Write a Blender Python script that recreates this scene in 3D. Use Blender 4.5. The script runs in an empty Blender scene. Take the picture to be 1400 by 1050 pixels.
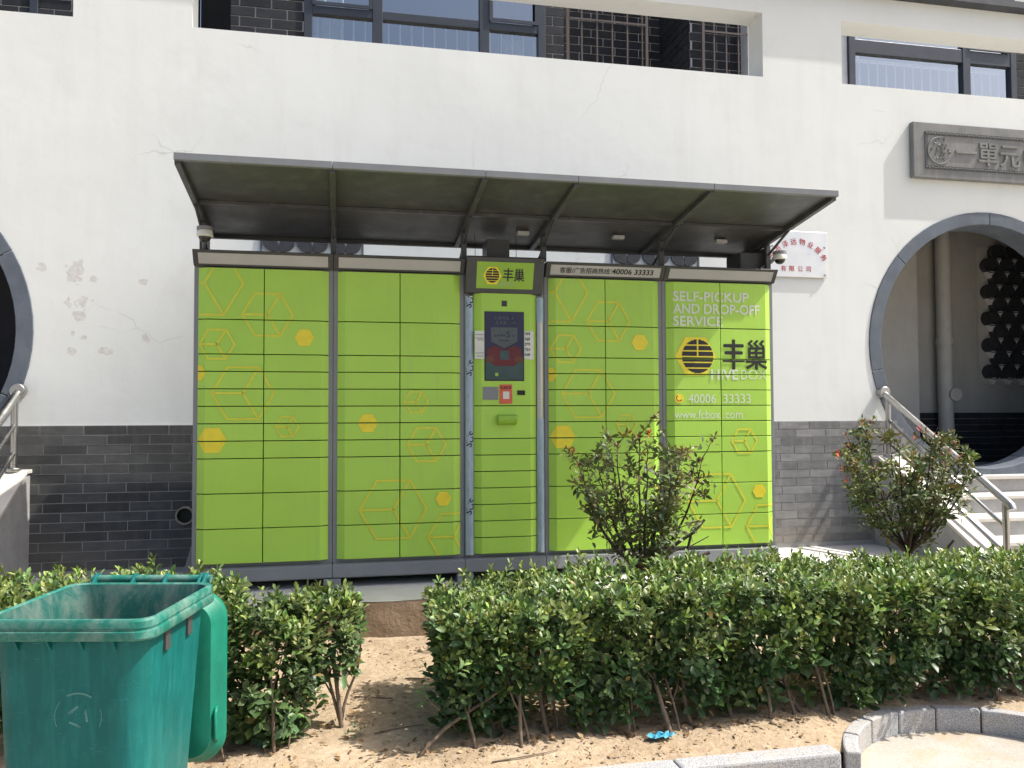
import bpy, math, random
import numpy as np
from mathutils import Vector, Matrix

# ------------------------------------------------------------------ camera, sky, sun
scene = bpy.context.scene
col = scene.collection
R = math.radians

CAM = Vector((.9782, -5.8445, 1.2014))
yaw, pitch, roll = .2052, .0345, -.0035
cam_data = bpy.data.cameras.new('camera')
cam_data.sensor_width = 36.0
cam_data.lens = 36.0 * 1121.8 / 1400.0
cam_data.clip_start = .05
cam_data.clip_end = 600
cam = bpy.data.objects.new('camera', cam_data)
col.objects.link(cam)
cam.location = CAM
cam.rotation_mode = 'QUATERNION'
fwd = Vector((math.sin(yaw) * math.cos(pitch), math.cos(yaw) * math.cos(pitch), math.sin(pitch)))
rgt = Vector((math.cos(yaw), -math.sin(yaw), 0))
up = rgt.cross(fwd)
r2 = rgt * math.cos(roll) + up * math.sin(roll)
u2 = up * math.cos(roll) - rgt * math.sin(roll)
cam.rotation_quaternion = Matrix((r2, u2, -fwd)).transposed().to_quaternion()
scene.camera = cam

SUN_EL, SUN_FRONT = R(54), R(12)
sun_from = Vector((math.cos(SUN_EL) * math.cos(SUN_FRONT), -math.cos(SUN_EL) * math.sin(SUN_FRONT), math.sin(SUN_EL)))
world = bpy.data.worlds.new('World')
scene.world = world
world.use_nodes = True
wn = world.node_tree
wn.nodes.clear()
sky = wn.nodes.new('ShaderNodeTexSky')
sky.sky_type = 'NISHITA'
sky.sun_disc = False
sky.sun_elevation = SUN_EL
sky.sun_rotation = R(90) + SUN_FRONT
sky.air_density = 1.0
sky.dust_density = 5.0
sky.ozone_density = 1.0
bg = wn.nodes.new('ShaderNodeBackground')
bg.inputs['Strength'].default_value = .15
wo = wn.nodes.new('ShaderNodeOutputWorld')
hazy = wn.nodes.new('ShaderNodeHueSaturation')      # pale, hazy spring sky
hazy.inputs['Saturation'].default_value = 1.05
wn.links.new(sky.outputs[0], hazy.inputs['Color'])
wn.links.new(hazy.outputs[0], bg.inputs[0])
wn.links.new(bg.outputs[0], wo.inputs[0])

sun_data = bpy.data.lights.new('sun', 'SUN')
sun_data.energy = 4.6
sun_data.angle = R(.6)
sun_data.color = (1, .96, .89)
sun = bpy.data.objects.new('sun', sun_data)
col.objects.link(sun)
sun.rotation_mode = 'QUATERNION'
sun.rotation_quaternion = (-sun_from).to_track_quat('-Z', 'Y')
sun.location = (6, -6, 12)

vs = scene.view_settings
vs.view_transform = 'Standard'
vs.look = 'None'
vs.gamma = 1
vs.use_curve_mapping = False
vs.exposure = .54
cy = scene.cycles
cy.max_bounces = 6; cy.diffuse_bounces = 3; cy.glossy_bounces = 3; cy.transmission_bounces = 2; cy.transparent_max_bounces = 8
cy.caustics_reflective = False; cy.caustics_refractive = False

random.seed(7)
rng = np.random.default_rng(11)

# ------------------------------------------------------------------ helpers
def tag(o, label=None, cat=None, group=None, kind=None):
    if label: o['label'] = label
    if cat: o['category'] = cat
    if group: o['group'] = group
    if kind: o['kind'] = kind
    return o

def thing(name, loc, label, cat, group=None, rz=0):
    o = bpy.data.objects.new(name, None)
    o.empty_display_size = .1
    col.objects.link(o)
    o.location = loc
    o.rotation_euler.z = rz
    return tag(o, label, cat, group)

class MB:
    """collects shapes in world (or thing-local) coordinates"""
    def __init__(s): s.v = []; s.f = []
    def add(s, vs, fs):
        b = len(s.v)
        s.v += [tuple(map(float, p)) for p in vs]
        s.f += [tuple(b + i for i in f) for f in fs]
        return s
    def box(s, x0, x1, y0, y1, z0, z1):
        return s.add([(x0,y0,z0),(x1,y0,z0),(x1,y1,z0),(x0,y1,z0),(x0,y0,z1),(x1,y0,z1),(x1,y1,z1),(x0,y1,z1)],
                     [(0,3,2,1),(4,5,6,7),(0,1,5,4),(1,2,6,5),(2,3,7,6),(3,0,4,7)])
    def prism(s, poly, a, b, axis):
        """poly: 2D outline; extruded from a to b along axis. axis x: poly=(y,z); y: (x,z); z: (x,y)"""
        def P(p, t):
            return {'x': (t, p[0], p[1]), 'y': (p[0], t, p[1]), 'z': (p[0], p[1], t)}[axis]
        n = len(poly)
        vs = [P(p, a) for p in poly] + [P(p, b) for p in poly]
        fs = [tuple(range(n)), tuple(range(2*n-1, n-1, -1))] + [(i, (i+1) % n, n+(i+1) % n, n+i) for i in range(n)]
        return s.add(vs, fs)
    def tube(s, pts, rad, n=8, caps=True):
        pts = [Vector(p) for p in pts]
        if not hasattr(rad, '__len__'): rad = [rad]*len(pts)
        rings = []
        ref = None
        for i, p in enumerate(pts):
            t = (pts[min(i+1, len(pts)-1)] - pts[max(i-1, 0)])
            t.normalize()
            if ref is None:
                ref = Vector((0, 0, 1)) if abs(t.z) < .9 else Vector((1, 0, 0))
            a = ref - t * ref.dot(t)
            if a.length < 1e-5: a = t.orthogonal()
            a.normalize(); ref = a
            b = t.cross(a)
            rings.append([p + (a*math.cos(2*math.pi*k/n) + b*math.sin(2*math.pi*k/n))*rad[i] for k in range(n)])
        return s.loft(rings, caps)
    def loft(s, rings, caps=True, close=True):
        n = len(rings[0])
        vs = [p for r in rings for p in r]
        fs = []
        for i in range(len(rings)-1):
            for k in range(n if close else n-1):
                k2 = (k+1) % n
                fs.append((i*n+k, i*n+k2, (i+1)*n+k2, (i+1)*n+k))
        if caps:
            fs.append(tuple(range(n-1, -1, -1)))
            fs.append(tuple((len(rings)-1)*n+k for k in range(n)))
        return s.add(vs, fs)
    def disc(s, c, axis, r, a, b, n=24):
        poly = [(r*math.cos(2*math.pi*k/n), r*math.sin(2*math.pi*k/n)) for k in range(n)]
        off = {'x': (c[1], c[2]), 'y': (c[0], c[2]), 'z': (c[0], c[1])}[axis]
        return s.prism([(p[0]+off[0], p[1]+off[1]) for p in poly], a, b, axis)
    def build(s, name, mat, parent=None, bev=0, smooth=False, local=False, seg=2, autosmooth=None):
        me = bpy.data.meshes.new(name)
        v = s.v
        if parent is not None and not local:
            mi = wmat(parent).inverted()
            v = [tuple(mi @ Vector(p)) for p in v]
        me.from_pydata(v, [], s.f)
        fix_normals(me)
        o = bpy.data.objects.new(name, me)
        col.objects.link(o)
        if mat: me.materials.append(mat)
        if parent is not None: o.parent = parent
        if smooth:
            me.shade_smooth()
            if autosmooth: me.set_sharp_from_angle(angle=R(autosmooth))
        if bev:
            m = o.modifiers.new('bevel', 'BEVEL')
            m.width = bev; m.segments = seg; m.limit_method = 'ANGLE'; m.angle_limit = R(40)
        return o

import bmesh
def fix_normals(me):
    bm = bmesh.new(); bm.from_mesh(me)
    bmesh.ops.recalc_face_normals(bm, faces=bm.faces)
    bm.to_mesh(me); bm.free()

def wmat(o):
    m = Matrix.LocRotScale(o.location, o.rotation_euler, o.scale)
    return wmat(o.parent) @ m if o.parent is not None else m

def inst(name, me, parent, loc, rot=(0, 0, 0)):
    o = bpy.data.objects.new(name, me)
    col.objects.link(o)
    if parent is not None:
        o.parent = parent
        loc = wmat(parent).inverted() @ Vector(loc)
    o.location = loc
    o.rotation_euler = rot
    return o

def np_mesh(name, verts, tris, mat, parent=None, color=None, smooth=True):
    me = bpy.data.meshes.new(name)
    n, m = len(verts), len(tris)
    if parent is not None:
        mi = np.array(wmat(parent).inverted())
        verts = verts @ mi[:3, :3].T + mi[:3, 3]
    me.vertices.add(n); me.vertices.foreach_set('co', np.ascontiguousarray(verts, dtype=np.float32).ravel())
    me.loops.add(m*3); me.loops.foreach_set('vertex_index', np.ascontiguousarray(tris, dtype=np.int32).ravel())
    me.polygons.add(m); me.polygons.foreach_set('loop_start', np.arange(0, m*3, 3, dtype=np.int32))
    try: me.polygons.foreach_set('loop_total', np.full(m, 3, dtype=np.int32))
    except Exception: pass
    me.update(calc_edges=True)
    if color is not None:
        ca = me.color_attributes.new('tint', 'FLOAT_COLOR', 'POINT')
        c4 = np.ones((n, 4), dtype=np.float32); c4[:, :3] = color
        ca.data.foreach_set('color', c4.ravel())
    if smooth: me.shade_smooth()
    me.materials.append(mat)
    o = bpy.data.objects.new(name, me)
    col.objects.link(o)
    if parent is not None: o.parent = parent
    return o

# ------------------------------------------------------------------ materials
class NT:
    def __init__(s, name):
        s.m = bpy.data.materials.new(name); s.m.use_nodes = True
        s.t = s.m.node_tree; s.n = s.t.nodes; s.l = s.t.links
        s.b = s.n['Principled BSDF']; s.out = s.n['Material Output']
    def node(s, typ, **kw):
        nd = s.n.new(typ)
        for k, v in kw.items():
            if k.startswith('i_'):
                key = k[2:].replace('_', ' ')
                nd.inputs[key].default_value = v
            else: setattr(nd, k, v)
        return nd
    def pos(s, scale=(1, 1, 1), obj=False):
        if obj: o = s.node('ShaderNodeTexCoord').outputs['Object']
        else: o = s.node('ShaderNodeNewGeometry').outputs['Position']
        mp = s.node('ShaderNodeMapping'); mp.inputs['Scale'].default_value = scale
        s.l.new(o, mp.inputs['Vector']); return mp.outputs[0]
    def noise(s, vec, scale, detail=4, rough=.55, dist=0):
        nd = s.node('ShaderNodeTexNoise'); nd.inputs['Scale'].default_value = scale
        nd.inputs['Detail'].default_value = detail; nd.inputs['Roughness'].default_value = rough
        nd.inputs['Distortion'].default_value = dist
        s.l.new(vec, nd.inputs['Vector']); return nd.outputs['Fac']
    def ramp(s, fac, stops):
        nd = s.node('ShaderNodeValToRGB'); e = nd.color_ramp.elements
        while len(e) < len(stops): e.new(.5)
        for el, (p, c) in zip(e, stops):
            el.position = p; el.color = (c, c, c, 1) if not hasattr(c, '__len__') else (*c, 1)
        s.l.new(fac, nd.inputs[0]); return nd.outputs[0]
    def mix(s, a, b, fac, mode='MIX'):
        nd = s.node('ShaderNodeMix', data_type='RGBA', blend_type=mode)
        for sock, v in ((nd.inputs['Factor'], fac), (nd.inputs['A'], a), (nd.inputs['B'], b)):
            if hasattr(v, 'is_linked'): s.l.new(v, sock)
            elif hasattr(v, '__len__'): sock.default_value = (*v, 1)
            else: sock.default_value = v
        return nd.outputs['Result']
    def math(s, op, a, b=0.0, clamp=False):
        nd = s.node('ShaderNodeMath', operation=op, use_clamp=clamp)
        for i, v in enumerate((a, b)):
            if hasattr(v, 'is_linked'): s.l.new(v, nd.inputs[i])
            else: nd.inputs[i].default_value = v
        return nd.outputs[0]
    def bump(s, h, strength=.3, dist=.01, prev=None):
        nd = s.node('ShaderNodeBump'); nd.inputs['Strength'].default_value = strength
        nd.inputs['Distance'].default_value = dist
        s.l.new(h, nd.inputs['Height'])
        if prev is not None: s.l.new(prev, nd.inputs['Normal'])
        s.l.new(nd.outputs[0], s.b.inputs['Normal']); return nd.outputs[0]
    def set(s, col=None, rough=None, metal=None, spec=None):
        for k, v in (('Base Color', col), ('Roughness', rough), ('Metallic', metal), ('Specular IOR Level', spec)):
            if v is None: continue
            if hasattr(v, 'is_linked'): s.l.new(v, s.b.inputs[k])
            elif hasattr(v, '__len__'): s.b.inputs[k].default_value = (*v, 1)
            else: s.b.inputs[k].default_value = v
        return s.m

def simple(name, c, rough=.5, metal=0, var=.12, scale=6, spec=.5, bump=0, bscale=80, dirt=None, obj=False):
    t = NT(name)
    p = t.pos(obj=obj)
    n = t.noise(p, scale, 5, .6)
    lo = tuple(x*(1-var) for x in c); hi = tuple(min(1, x*(1+var)) for x in c)
    base = t.ramp(n, [(.3, lo), (.7, hi)])
    if dirt:
        d = t.ramp(t.noise(t.pos((1, 1, .35)), 9, 6, .65, .4), [(.5, 0.0), (.72, 1.0)])
        base = t.mix(base, dirt, t.math('MULTIPLY', d, .45))
    rr = t.ramp(t.noise(p, scale*3, 4), [(.3, max(0, rough-.08)), (.7, min(1, rough+.08))])
    t.set(base, rr, metal, spec)
    if bump: t.bump(t.noise(p, bscale, 4), bump, .004)
    return t.m

MAT = {}
def make_materials():
    # white plaster with cracks, stains and flaked patches
    t = NT('plaster')
    p = t.pos()
    big = t.ramp(t.noise(p, .9, 3, .6), [(.3, (.695, .720, .700)), (.7, (.745, .770, .750))])
    streak = t.ramp(t.noise(t.pos((3.2, 3.2, .35)), 2.2, 3, .65), [(.5, 0.0), (.8, 1.0)])
    c = t.mix(big, (.60, .595, .56), t.math('MULTIPLY', streak, .24))
    blot = t.ramp(t.noise(p, 3.1, 3, .7, .6), [(.56, 0.0), (.72, 1.0)])
    c = t.mix(c, (.63, .62, .585), t.math('MULTIPLY', blot, .2))
    sep = t.node('ShaderNodeSeparateXYZ'); t.l.new(t.node('ShaderNodeNewGeometry').outputs['Position'], sep.inputs[0])
    vor = t.node('ShaderNodeTexVoronoi', feature='DISTANCE_TO_EDGE'); vor.inputs['Scale'].default_value = 1.05
    wob = t.node('ShaderNodeTexNoise'); wob.inputs['Scale'].default_value = 3.0; wob.inputs['Detail'].default_value = 3
    t.l.new(p, wob.inputs['Vector'])
    vadd = t.node('ShaderNodeMixRGB', blend_type='ADD'); vadd.inputs[0].default_value = .28
    t.l.new(p, vadd.inputs[1]); t.l.new(wob.outputs['Color'], vadd.inputs[2]); t.l.new(vadd.outputs[0], vor.inputs['Vector'])
    crack = t.ramp(vor.outputs['Distance'], [(0.0, 1.0), (.0045, 0.0)])
    cm = t.ramp(t.noise(p, 1.1, 3), [(.54, 0.0), (.63, 1.0)])
    crk = t.math('MULTIPLY', crack, cm)
    c = t.mix(c, (.42, .41, .39), t.math('MULTIPLY', crk, .55))
    spots = t.ramp(t.noise(p, 42, 2, .5), [(.79, 0.0), (.82, 1.0)])
    c = t.mix(c, (.3, .29, .27), t.math('MULTIPLY', spots, .6))
    # flaked paint near the left gate
    nz = t.noise(p, 9, 3, .7)
    m = None
    for (x, z, rx, rz) in [(-1.204,2.293,.05,.045),(-.963,2.245,.085,.10),(-.847,2.21,.05,.035),(-.945,2.03,.10,.055),(-.95,1.94,.04,.05),
                           (-.769,1.672,.085,.03),(-.996,1.669,.035,.035),(-.497,2.204,.04,.03),(-.359,1.917,.03,.05),(-.47,1.78,.035,.04),(-.9,1.77,.035,.02),(-.99,1.8,.02,.03)]:
        ddx = t.math('MULTIPLY', t.math('SUBTRACT', sep.outputs['X'], x), 1/rx)
        ddz = t.math('MULTIPLY', t.math('SUBTRACT', sep.outputs['Z'], z), 1/rz)
        d = t.math('ADD', t.math('MULTIPLY', ddx, ddx), t.math('MULTIPLY', ddz, ddz))
        d = t.math('ADD', d, t.math('MULTIPLY', t.math('SUBTRACT', nz, .5), 7.0))
        k = t.math('LESS_THAN', d, .55)
        m = k if m is None else t.math('MAXIMUM', m, k)
    c = t.mix(c, t.ramp(t.noise(p, 30, 4), [(.35, (.56, .555, .53)), (.65, (.68, .675, .65))]), m)
    t.set(c, .85, 0, .2)
    h = t.math('ADD', t.math('MULTIPLY', t.noise(p, 55, 2, .6), .12), t.noise(p, 2.3, 3, .6))
    t.bump(h, .12, .03)
    MAT['plaster'] = t.m

    # slate-grey brick: each brick has its own tone
    def brick(name, c, spread, dusty=0.0):
        t = NT(name)
        oi = t.node('ShaderNodeObjectInfo').outputs['Random']
        p = t.pos()
        a = t.ramp(oi, [(0, tuple(x*(1-spread) for x in c)), (1, tuple(x*(1+spread) for x in c))])
        n = t.ramp(t.noise(t.pos((1, 1, 3)), 7, 6, .65), [(.3, .72), (.7, 1.2)])
        base = t.mix(a, n, 1.0, 'MULTIPLY')
        st = t.ramp(t.noise(t.pos((6, 6, .7)), 3, 5, .6), [(.5, 0.0), (.75, 1.0)])
        base = t.mix(base, tuple(min(1, x*1.9) for x in c), t.math('MULTIPLY', st, .35))
        if dusty:
            sp = t.node('ShaderNodeSeparateXYZ'); t.l.new(t.node('ShaderNodeNewGeometry').outputs['Position'], sp.inputs[0])
            g = t.math('MULTIPLY_ADD', sp.outputs['Z'], -2.6); g.node.inputs[2].default_value = 1.05
            g = t.math('MULTIPLY', t.math('MINIMUM', t.math('MAXIMUM', g, 0.0), 1.0), t.ramp(t.noise(p, 5, 5), [(.35, .2), (.7, 1.0)]))
            base = t.mix(base, (.30, .245, .18), t.math('MULTIPLY', g, dusty))
        t.set(base, .78, 0, .3)
        t.bump(t.noise(p, 60, 5, .65), .3, .004)
        return t.m
    MAT['brick'] = brick('slate_brick', (.082, .083, .081), .3, .3)
    MAT['pale_brick'] = brick('sunlit_brick', (.205, .205, .205), .2, .6)  # same brick right of the locker, sunlight painted in as a paler base
    MAT['dark_brick'] = brick('dark_tile', (.028, .03, .035), .3)
    MAT['mortar'] = simple('mortar', (.36, .355, .34), .9, bump=.3)
    MAT['white_mortar'] = simple('white_mortar', (.62, .62, .62), .9)
    MAT['ring'] = simple('blue_grey_stone', (.10, .12, .15), .75, var=.2, scale=5, bump=.25, bscale=90, dirt=(.16, .17, .18))
    MAT['dark_paint'] = simple('dark_slate_paint', (.055, .06, .072), .6, var=.2)
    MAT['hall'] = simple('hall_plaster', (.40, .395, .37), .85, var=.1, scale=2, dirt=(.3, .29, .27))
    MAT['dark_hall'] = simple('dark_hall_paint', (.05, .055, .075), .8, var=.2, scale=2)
    MAT['coping'] = simple('coping_tile', (.045, .05, .06), .6, var=.25)
    t = NT('granite')
    p = t.pos()
    sp = t.ramp(t.noise(p, 230, 2, .7), [(.35, (.14, .145, .15)), (.5, (.34, .345, .35)), (.66, (.52, .525, .53))])
    dust = t.ramp(t.noise(p, 6, 6, .65), [(.45, 0.0), (.7, 1.0)])
    t.set(t.mix(sp, (.50, .41, .30), t.math('MULTIPLY', dust, .38)), .75, 0, .3)
    t.bump(t.noise(p, 160, 3), .2, .003)
    MAT['granite'] = t.m
    MAT['tread'] = simple('pale_stone', (.58, .55, .50), .7, var=.1, scale=5, bump=.15)
    MAT['riser'] = simple('grey_stone', (.34, .34, .335), .75, var=.15, scale=8, bump=.2)
    t = NT('concrete')
    p = t.pos()
    c = t.ramp(t.noise(p, 2.2, 7, .62), [(.3, (.56, .555, .525)), (.7, (.66, .65, .615))])
    d = t.ramp(t.noise(p, 5, 6, .7, .5), [(.5, 0.0), (.7, 1.0)])
    t.set(t.mix(c, (.52, .44, .34), t.math('MULTIPLY', d, .4)), .88, 0, .2)
    t.bump(t.noise(p, 45, 6, .7), .3, .006)
    MAT['concrete'] = t.m
    t = NT('concrete_edge')
    p = t.pos()
    c = t.ramp(t.noise(p, 4, 7, .68), [(.3, (.20, .145, .095)), (.7, (.34, .255, .175))])
    pit = t.ramp(t.noise(p, 24, 4, .6), [(.62, 0.0), (.7, 1.0)])
    t.set(t.mix(c, (.14, .105, .07), t.math('MULTIPLY', pit, .6)), .95, 0, .1)
    nb = t.bump(t.noise(p, 7, 5), .6, .04)
    t.bump(t.noise(p, 38, 6, .7), .6, .012, nb)
    MAT['concrete_edge'] = t.m
    t = NT('soil')
    p = t.pos()
    c = t.ramp(t.noise(p, 3.2, 8, .65), [(.28, (.35, .265, .175)), (.5, (.45, .350, .240)), (.72, (.52, .42, .300))])
    cl = t.ramp(t.noise(p, 30, 5, .7), [(.3, (.6, .58, .55)), (.62, (1, 1, 1))])
    dk = t.ramp(t.noise(p, 9, 6, .7, .3), [(.58, 0.0), (.72, 1.0)])
    c = t.mix(c, cl, .8, 'MULTIPLY')
    t.set(t.mix(c, (.21, .155, .10), t.math('MULTIPLY', dk, .55)), .95, 0, .1)
    nb = t.bump(t.noise(p, 12, 6, .65), .55, .03)
    t.bump(t.noise(p, 75, 6, .7), .6, .012, nb)
    MAT['soil'] = t.m
    t = NT('road')
    p = t.pos()
    c = t.ramp(t.noise(p, 1.5, 8, .62), [(.3, (.36, .335, .29)), (.7, (.48, .45, .40))])
    g = t.ramp(t.noise(p, 90, 3, .7), [(.35, (.7, .7, .7)), (.6, (1, 1, 1))])
    c = t.mix(c, g, .7, 'MULTIPLY')
    so_ = t.ramp(t.noise(p, 4.5, 6, .7, .4), [(.46, 0.0), (.62, 1.0)])
    c = t.mix(c, (.40, .31, .20), t.math('MULTIPLY', so_, .6))
    st_ = t.ramp(t.noise(p, 13, 4, .6), [(.66, 0.0), (.74, 1.0)])
    t.set(t.mix(c, (.16, .15, .13), t.math('MULTIPLY', st_, .5)), .92, 0, .15)
    t.bump(t.noise(p, 70, 5, .7), .4, .006)
    MAT['road'] = t.m

    MAT['steel'] = simple('brushed_steel', (.47, .465, .45), .33, 1, var=.04, scale=3)
    MAT['frame_grey'] = simple('locker_grey_paint', (.205, .215, .225), .42, var=.08, scale=3, dirt=(.2, .19, .17))
    MAT['frame_dark'] = simple('locker_dark_paint', (.055, .058, .06), .5, var=.12)
    MAT['canopy'] = simple('canopy_sheet', (.060, .061, .066), .42, var=.16, scale=1.6, dirt=(.15, .145, .13))
    MAT['canopy_edge'] = simple('canopy_edge', (.17, .18, .19), .45, var=.1)
    MAT['black'] = simple('black_seal', (.012, .016, .010), .7)
    MAT['strip'] = simple('header_strip', (.42, .425, .43), .5, var=.05)
    # green door enamel: each door slightly different, scuffs and dust
    t = NT('green_enamel')
    p = t.pos()
    oi = t.node('ShaderNodeObjectInfo').outputs['Random']
    a = t.ramp(oi, [(0, (.385, .640, .080)), (1, (.410, .670, .092))])
    n = t.ramp(t.noise(p, 2.5, 6, .6), [(.3, .95), (.7, 1.04)])
    base = t.mix(a, n, 1.0, 'MULTIPLY')
    sc = t.ramp(t.noise(t.pos((1, 1, .5)), 8, 8, .75, 1.2), [(.6, 0.0), (.75, 1.0)])
    base = t.mix(base, (.30, .40, .14), t.math('MULTIPLY', sc, .22))
    dr = t.ramp(t.noise(t.pos((11, 11, .55)), 3, 5, .7, .2), [(.56, 0.0), (.8, 1.0)])
    base = t.mix(base, (.33, .43, .19), t.math('MULTIPLY', dr, .35))
    nick = t.ramp(t.noise(t.pos((1, 1, 5)), 21, 3, .5, .8), [(.765, 0.0), (.79, 1.0)])
    base = t.mix(base, (.12, .20, .04), t.math('MULTIPLY', nick, .5))
    t.set(base, t.ramp(t.noise(p, 7, 5), [(.3, .30), (.7, .52)]), 0, .45)
    t.bump(t.noise(p, 3.2, 3), .14, .02)
    MAT['green'] = t.m
    MAT['sign_green'] = simple('sign_green', (.275, .485, .045), .45, var=.04)
    MAT['print_line'] = simple('yellow_line_print', (.64, .66, .055), .5, var=.06, scale=20)
    MAT['print_solid'] = simple('yellow_print', (.80, .68, .04), .5, var=.06, scale=20)
    MAT['print_black'] = simple('black_print', (.012, .012, .012), .45)
    MAT['print_white'] = simple('white_print', (.66, .72, .58), .5, var=.04)
    MAT['print_grey'] = simple('worn_white_print', (.42, .52, .30), .5)
    MAT['print_orange'] = simple('orange_print', (.6, .33, .02), .5)
    t = NT('blue_film')
    p = t.pos()
    c = t.ramp(t.noise(t.pos((9, 9, 2)), 6, 6, .7, .5), [(.3, (.27, .36, .45)), (.7, (.40, .49, .58))])
    t.set(c, .28, .15, .5); t.bump(t.noise(t.pos((1, 1, .3)), 40, 4), .25, .004)
    MAT['film'] = t.m
    MAT['paper'] = simple('paper', (.66, .67, .62), .8, var=.06, scale=20)
    MAT['red_paper'] = simple('red_sticker', (.62, .12, .06), .55, var=.1, scale=20)
    MAT['ink'] = simple('ink', (.03, .03, .035), .7)
    MAT['faint_ink'] = simple('faint_ink', (.30, .33, .32), .7)
    MAT['screen'] = simple('display_glass', (.022, .024, .034), .12, var=.05, spec=.6)
    MAT['screen_blue'] = simple('screen_blue', (.026, .027, .075), .15)
    MAT['screen_pale'] = simple('screen_pale', (.085, .10, .105), .15)
    MAT['screen_teal'] = simple('screen_teal', (.045, .085, .085), .15)
    MAT['screen_red'] = simple('screen_red', (.12, .022, .028), .15)
    MAT['screen_orange'] = simple('screen_orange', (.13, .05, .028), .15)
    MAT['cam_white'] = simple('camera_shell', (.66, .66, .60), .4)
    t = NT('camera_dome'); t.set((.012, .012, .014), .06, 0, .6); MAT['dome'] = t.m
    MAT['sign_steel'] = simple('polished_plate', (.80, .79, .77), .34, .75, var=.08, scale=3)
    MAT['red_paint'] = simple('red_lettering', (.45, .02, .03), .5)
    t = NT('carved_stone')
    p = t.pos()
    c = t.ramp(t.noise(p, 4, 7, .65), [(.3, (.17, .175, .175)), (.7, (.26, .263, .26))])
    dr = t.ramp(t.noise(t.pos((8, 8, .6)), 4, 5), [(.5, 0.0), (.75, 1.0)])
    t.set(t.mix(c, (.30, .295, .28), t.math('MULTIPLY', dr, .5)), .85, 0, .2)
    t.bump(t.noise(p, 70, 5, .65), .35, .004)
    MAT['carved'] = t.m
    MAT['carved_dark'] = simple('carved_groove', (.085, .087, .09), .9, var=.3, scale=60, bump=.4)

    # bin plastic: faded, scratched, dusty rim
    def plastic(name, c, faded, amt, st=(7, 7, 1.1)):
        t = NT(name)
        p = t.pos()
        n = t.ramp(t.noise(p, 5, 6, .6), [(.3, .86), (.7, 1.1)])
        base = t.mix(c, n, 1.0, 'MULTIPLY')
        f = t.ramp(t.noise(t.pos(st), 4, 7, .7, .6), [(.45, 0.0), (.75, 1.0)])
        base = t.mix(base, faded, t.math('MULTIPLY', f, amt))
        s = t.ramp(t.noise(t.pos((2, 2, 16)), 16, 3, .6, 1.5), [(.66, 0.0), (.7, 1.0)])
        base = t.mix(base, tuple(min(1, x*1.5+.05) for x in faded), t.math('MULTIPLY', s, .22))
        t.set(base, t.ramp(t.noise(p, 11, 5), [(.3, .38), (.7, .6)]), 0, .25)
        nb = t.bump(t.noise(p, 3, 3), .15, .02)
        t.bump(t.noise(p, 120, 4), .12, .002, nb)
        return t.m
    MAT['bin'] = plastic('green_plastic', (.003, .108, .100), (.03, .29, .275), .30)
    MAT['bin_rim'] = plastic('weathered_rim_plastic', (.014, .150, .115), (.30, .36, .32), .55, (3, 3, 3))
    MAT['bin_in'] = plastic('grimy_plastic', (.015, .095, .08), (.22, .25, .22), .75, (3, 3, 1.2))
    MAT['lid'] = plastic('lid_plastic', (.006, .165, .105), (.03, .27, .20), .35)
    MAT['scuff'] = simple('white_scuff', (.07, .22, .20), .6)

    # leaves: tint per leaf, thin and slightly translucent
    def leaf(name, rough):
        t = NT(name)
        at = t.node('ShaderNodeAttribute', attribute_name='tint')
        geo = t.node('ShaderNodeNewGeometry')
        back = t.mix(at.outputs['Color'], (1.25, 1.25, 1.2), 1.0, 'MULTIPLY')
        c = t.mix(at.outputs['Color'], back, geo.outputs['Backfacing'])
        t.set(c, rough, 0, .35)
        tr = t.node('ShaderNodeBsdfTranslucent')
        c2 = t.mix(at.outputs['Color'], (1.4, 1.6, .7), 1.0, 'MULTIPLY')
        t.l.new(c2, tr.inputs['Color'])
        mx = t.node('ShaderNodeMixShader'); mx.inputs[0].default_value = .16
        t.l.new(t.b.outputs[0], mx.inputs[1]); t.l.new(tr.outputs[0], mx.inputs[2])
        t.l.new(mx.outputs[0], t.out.inputs['Surface'])
        return t.m
    MAT['leaf'] = leaf('waxy_leaf', .40)
    MAT['leaf2'] = leaf('photinia_leaf', .5)
    MAT['litter'] = leaf('dry_leaf', .8)
    MAT['bark'] = simple('bark', (.16, .12, .085), .9, var=.3, scale=30, bump=.6, bscale=120)
    MAT['dark_bark'] = simple('dark_bark', (.055, .042, .032), .9, var=.3, scale=30, bump=.6, bscale=120)
    MAT['cut_wood'] = simple('cut_wood', (.36, .27, .16), .8)

    t = NT('window_glass')
    gl = t.node('ShaderNodeBsdfGlossy'); gl.inputs['Roughness'].default_value = .015; gl.inputs['Color'].default_value = (.9, .93, .95, 1)
    tp = t.node('ShaderNodeBsdfTransparent'); tp.inputs['Color'].default_value = (.72, .78, .80, 1)
    lw = t.node('ShaderNodeLayerWeight'); lw.inputs['Blend'].default_value = .5
    f = t.math('MULTIPLY_ADD', lw.outputs['Facing'], .5); f.node.inputs[2].default_value = .32
    mx = t.node('ShaderNodeMixShader'); t.l.new(f, mx.inputs[0])
    t.l.new(tp.outputs[0], mx.inputs[1]); t.l.new(gl.outputs[0], mx.inputs[2]); t.l.new(mx.outputs[0], t.out.inputs['Surface'])
    MAT['glass'] = t.m
    MAT['alu'] = simple('dark_window_frame', (.04, .047, .06), .4, var=.1)
    MAT['white_bar'] = simple('white_railing', (.7, .7, .68), .5)
    MAT['curtain'] = simple('curtain', (.50, .50, .46), .9, var=.1, scale=8)
    MAT['brown_curtain'] = simple('brown_blind', (.30, .22, .15), .9, var=.1, scale=8)
    MAT['grille'] = simple('brown_grille', (.07, .052, .047), .6, var=.2)
    MAT['room'] = simple('room_dark', (.06, .06, .062), .9)
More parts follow.
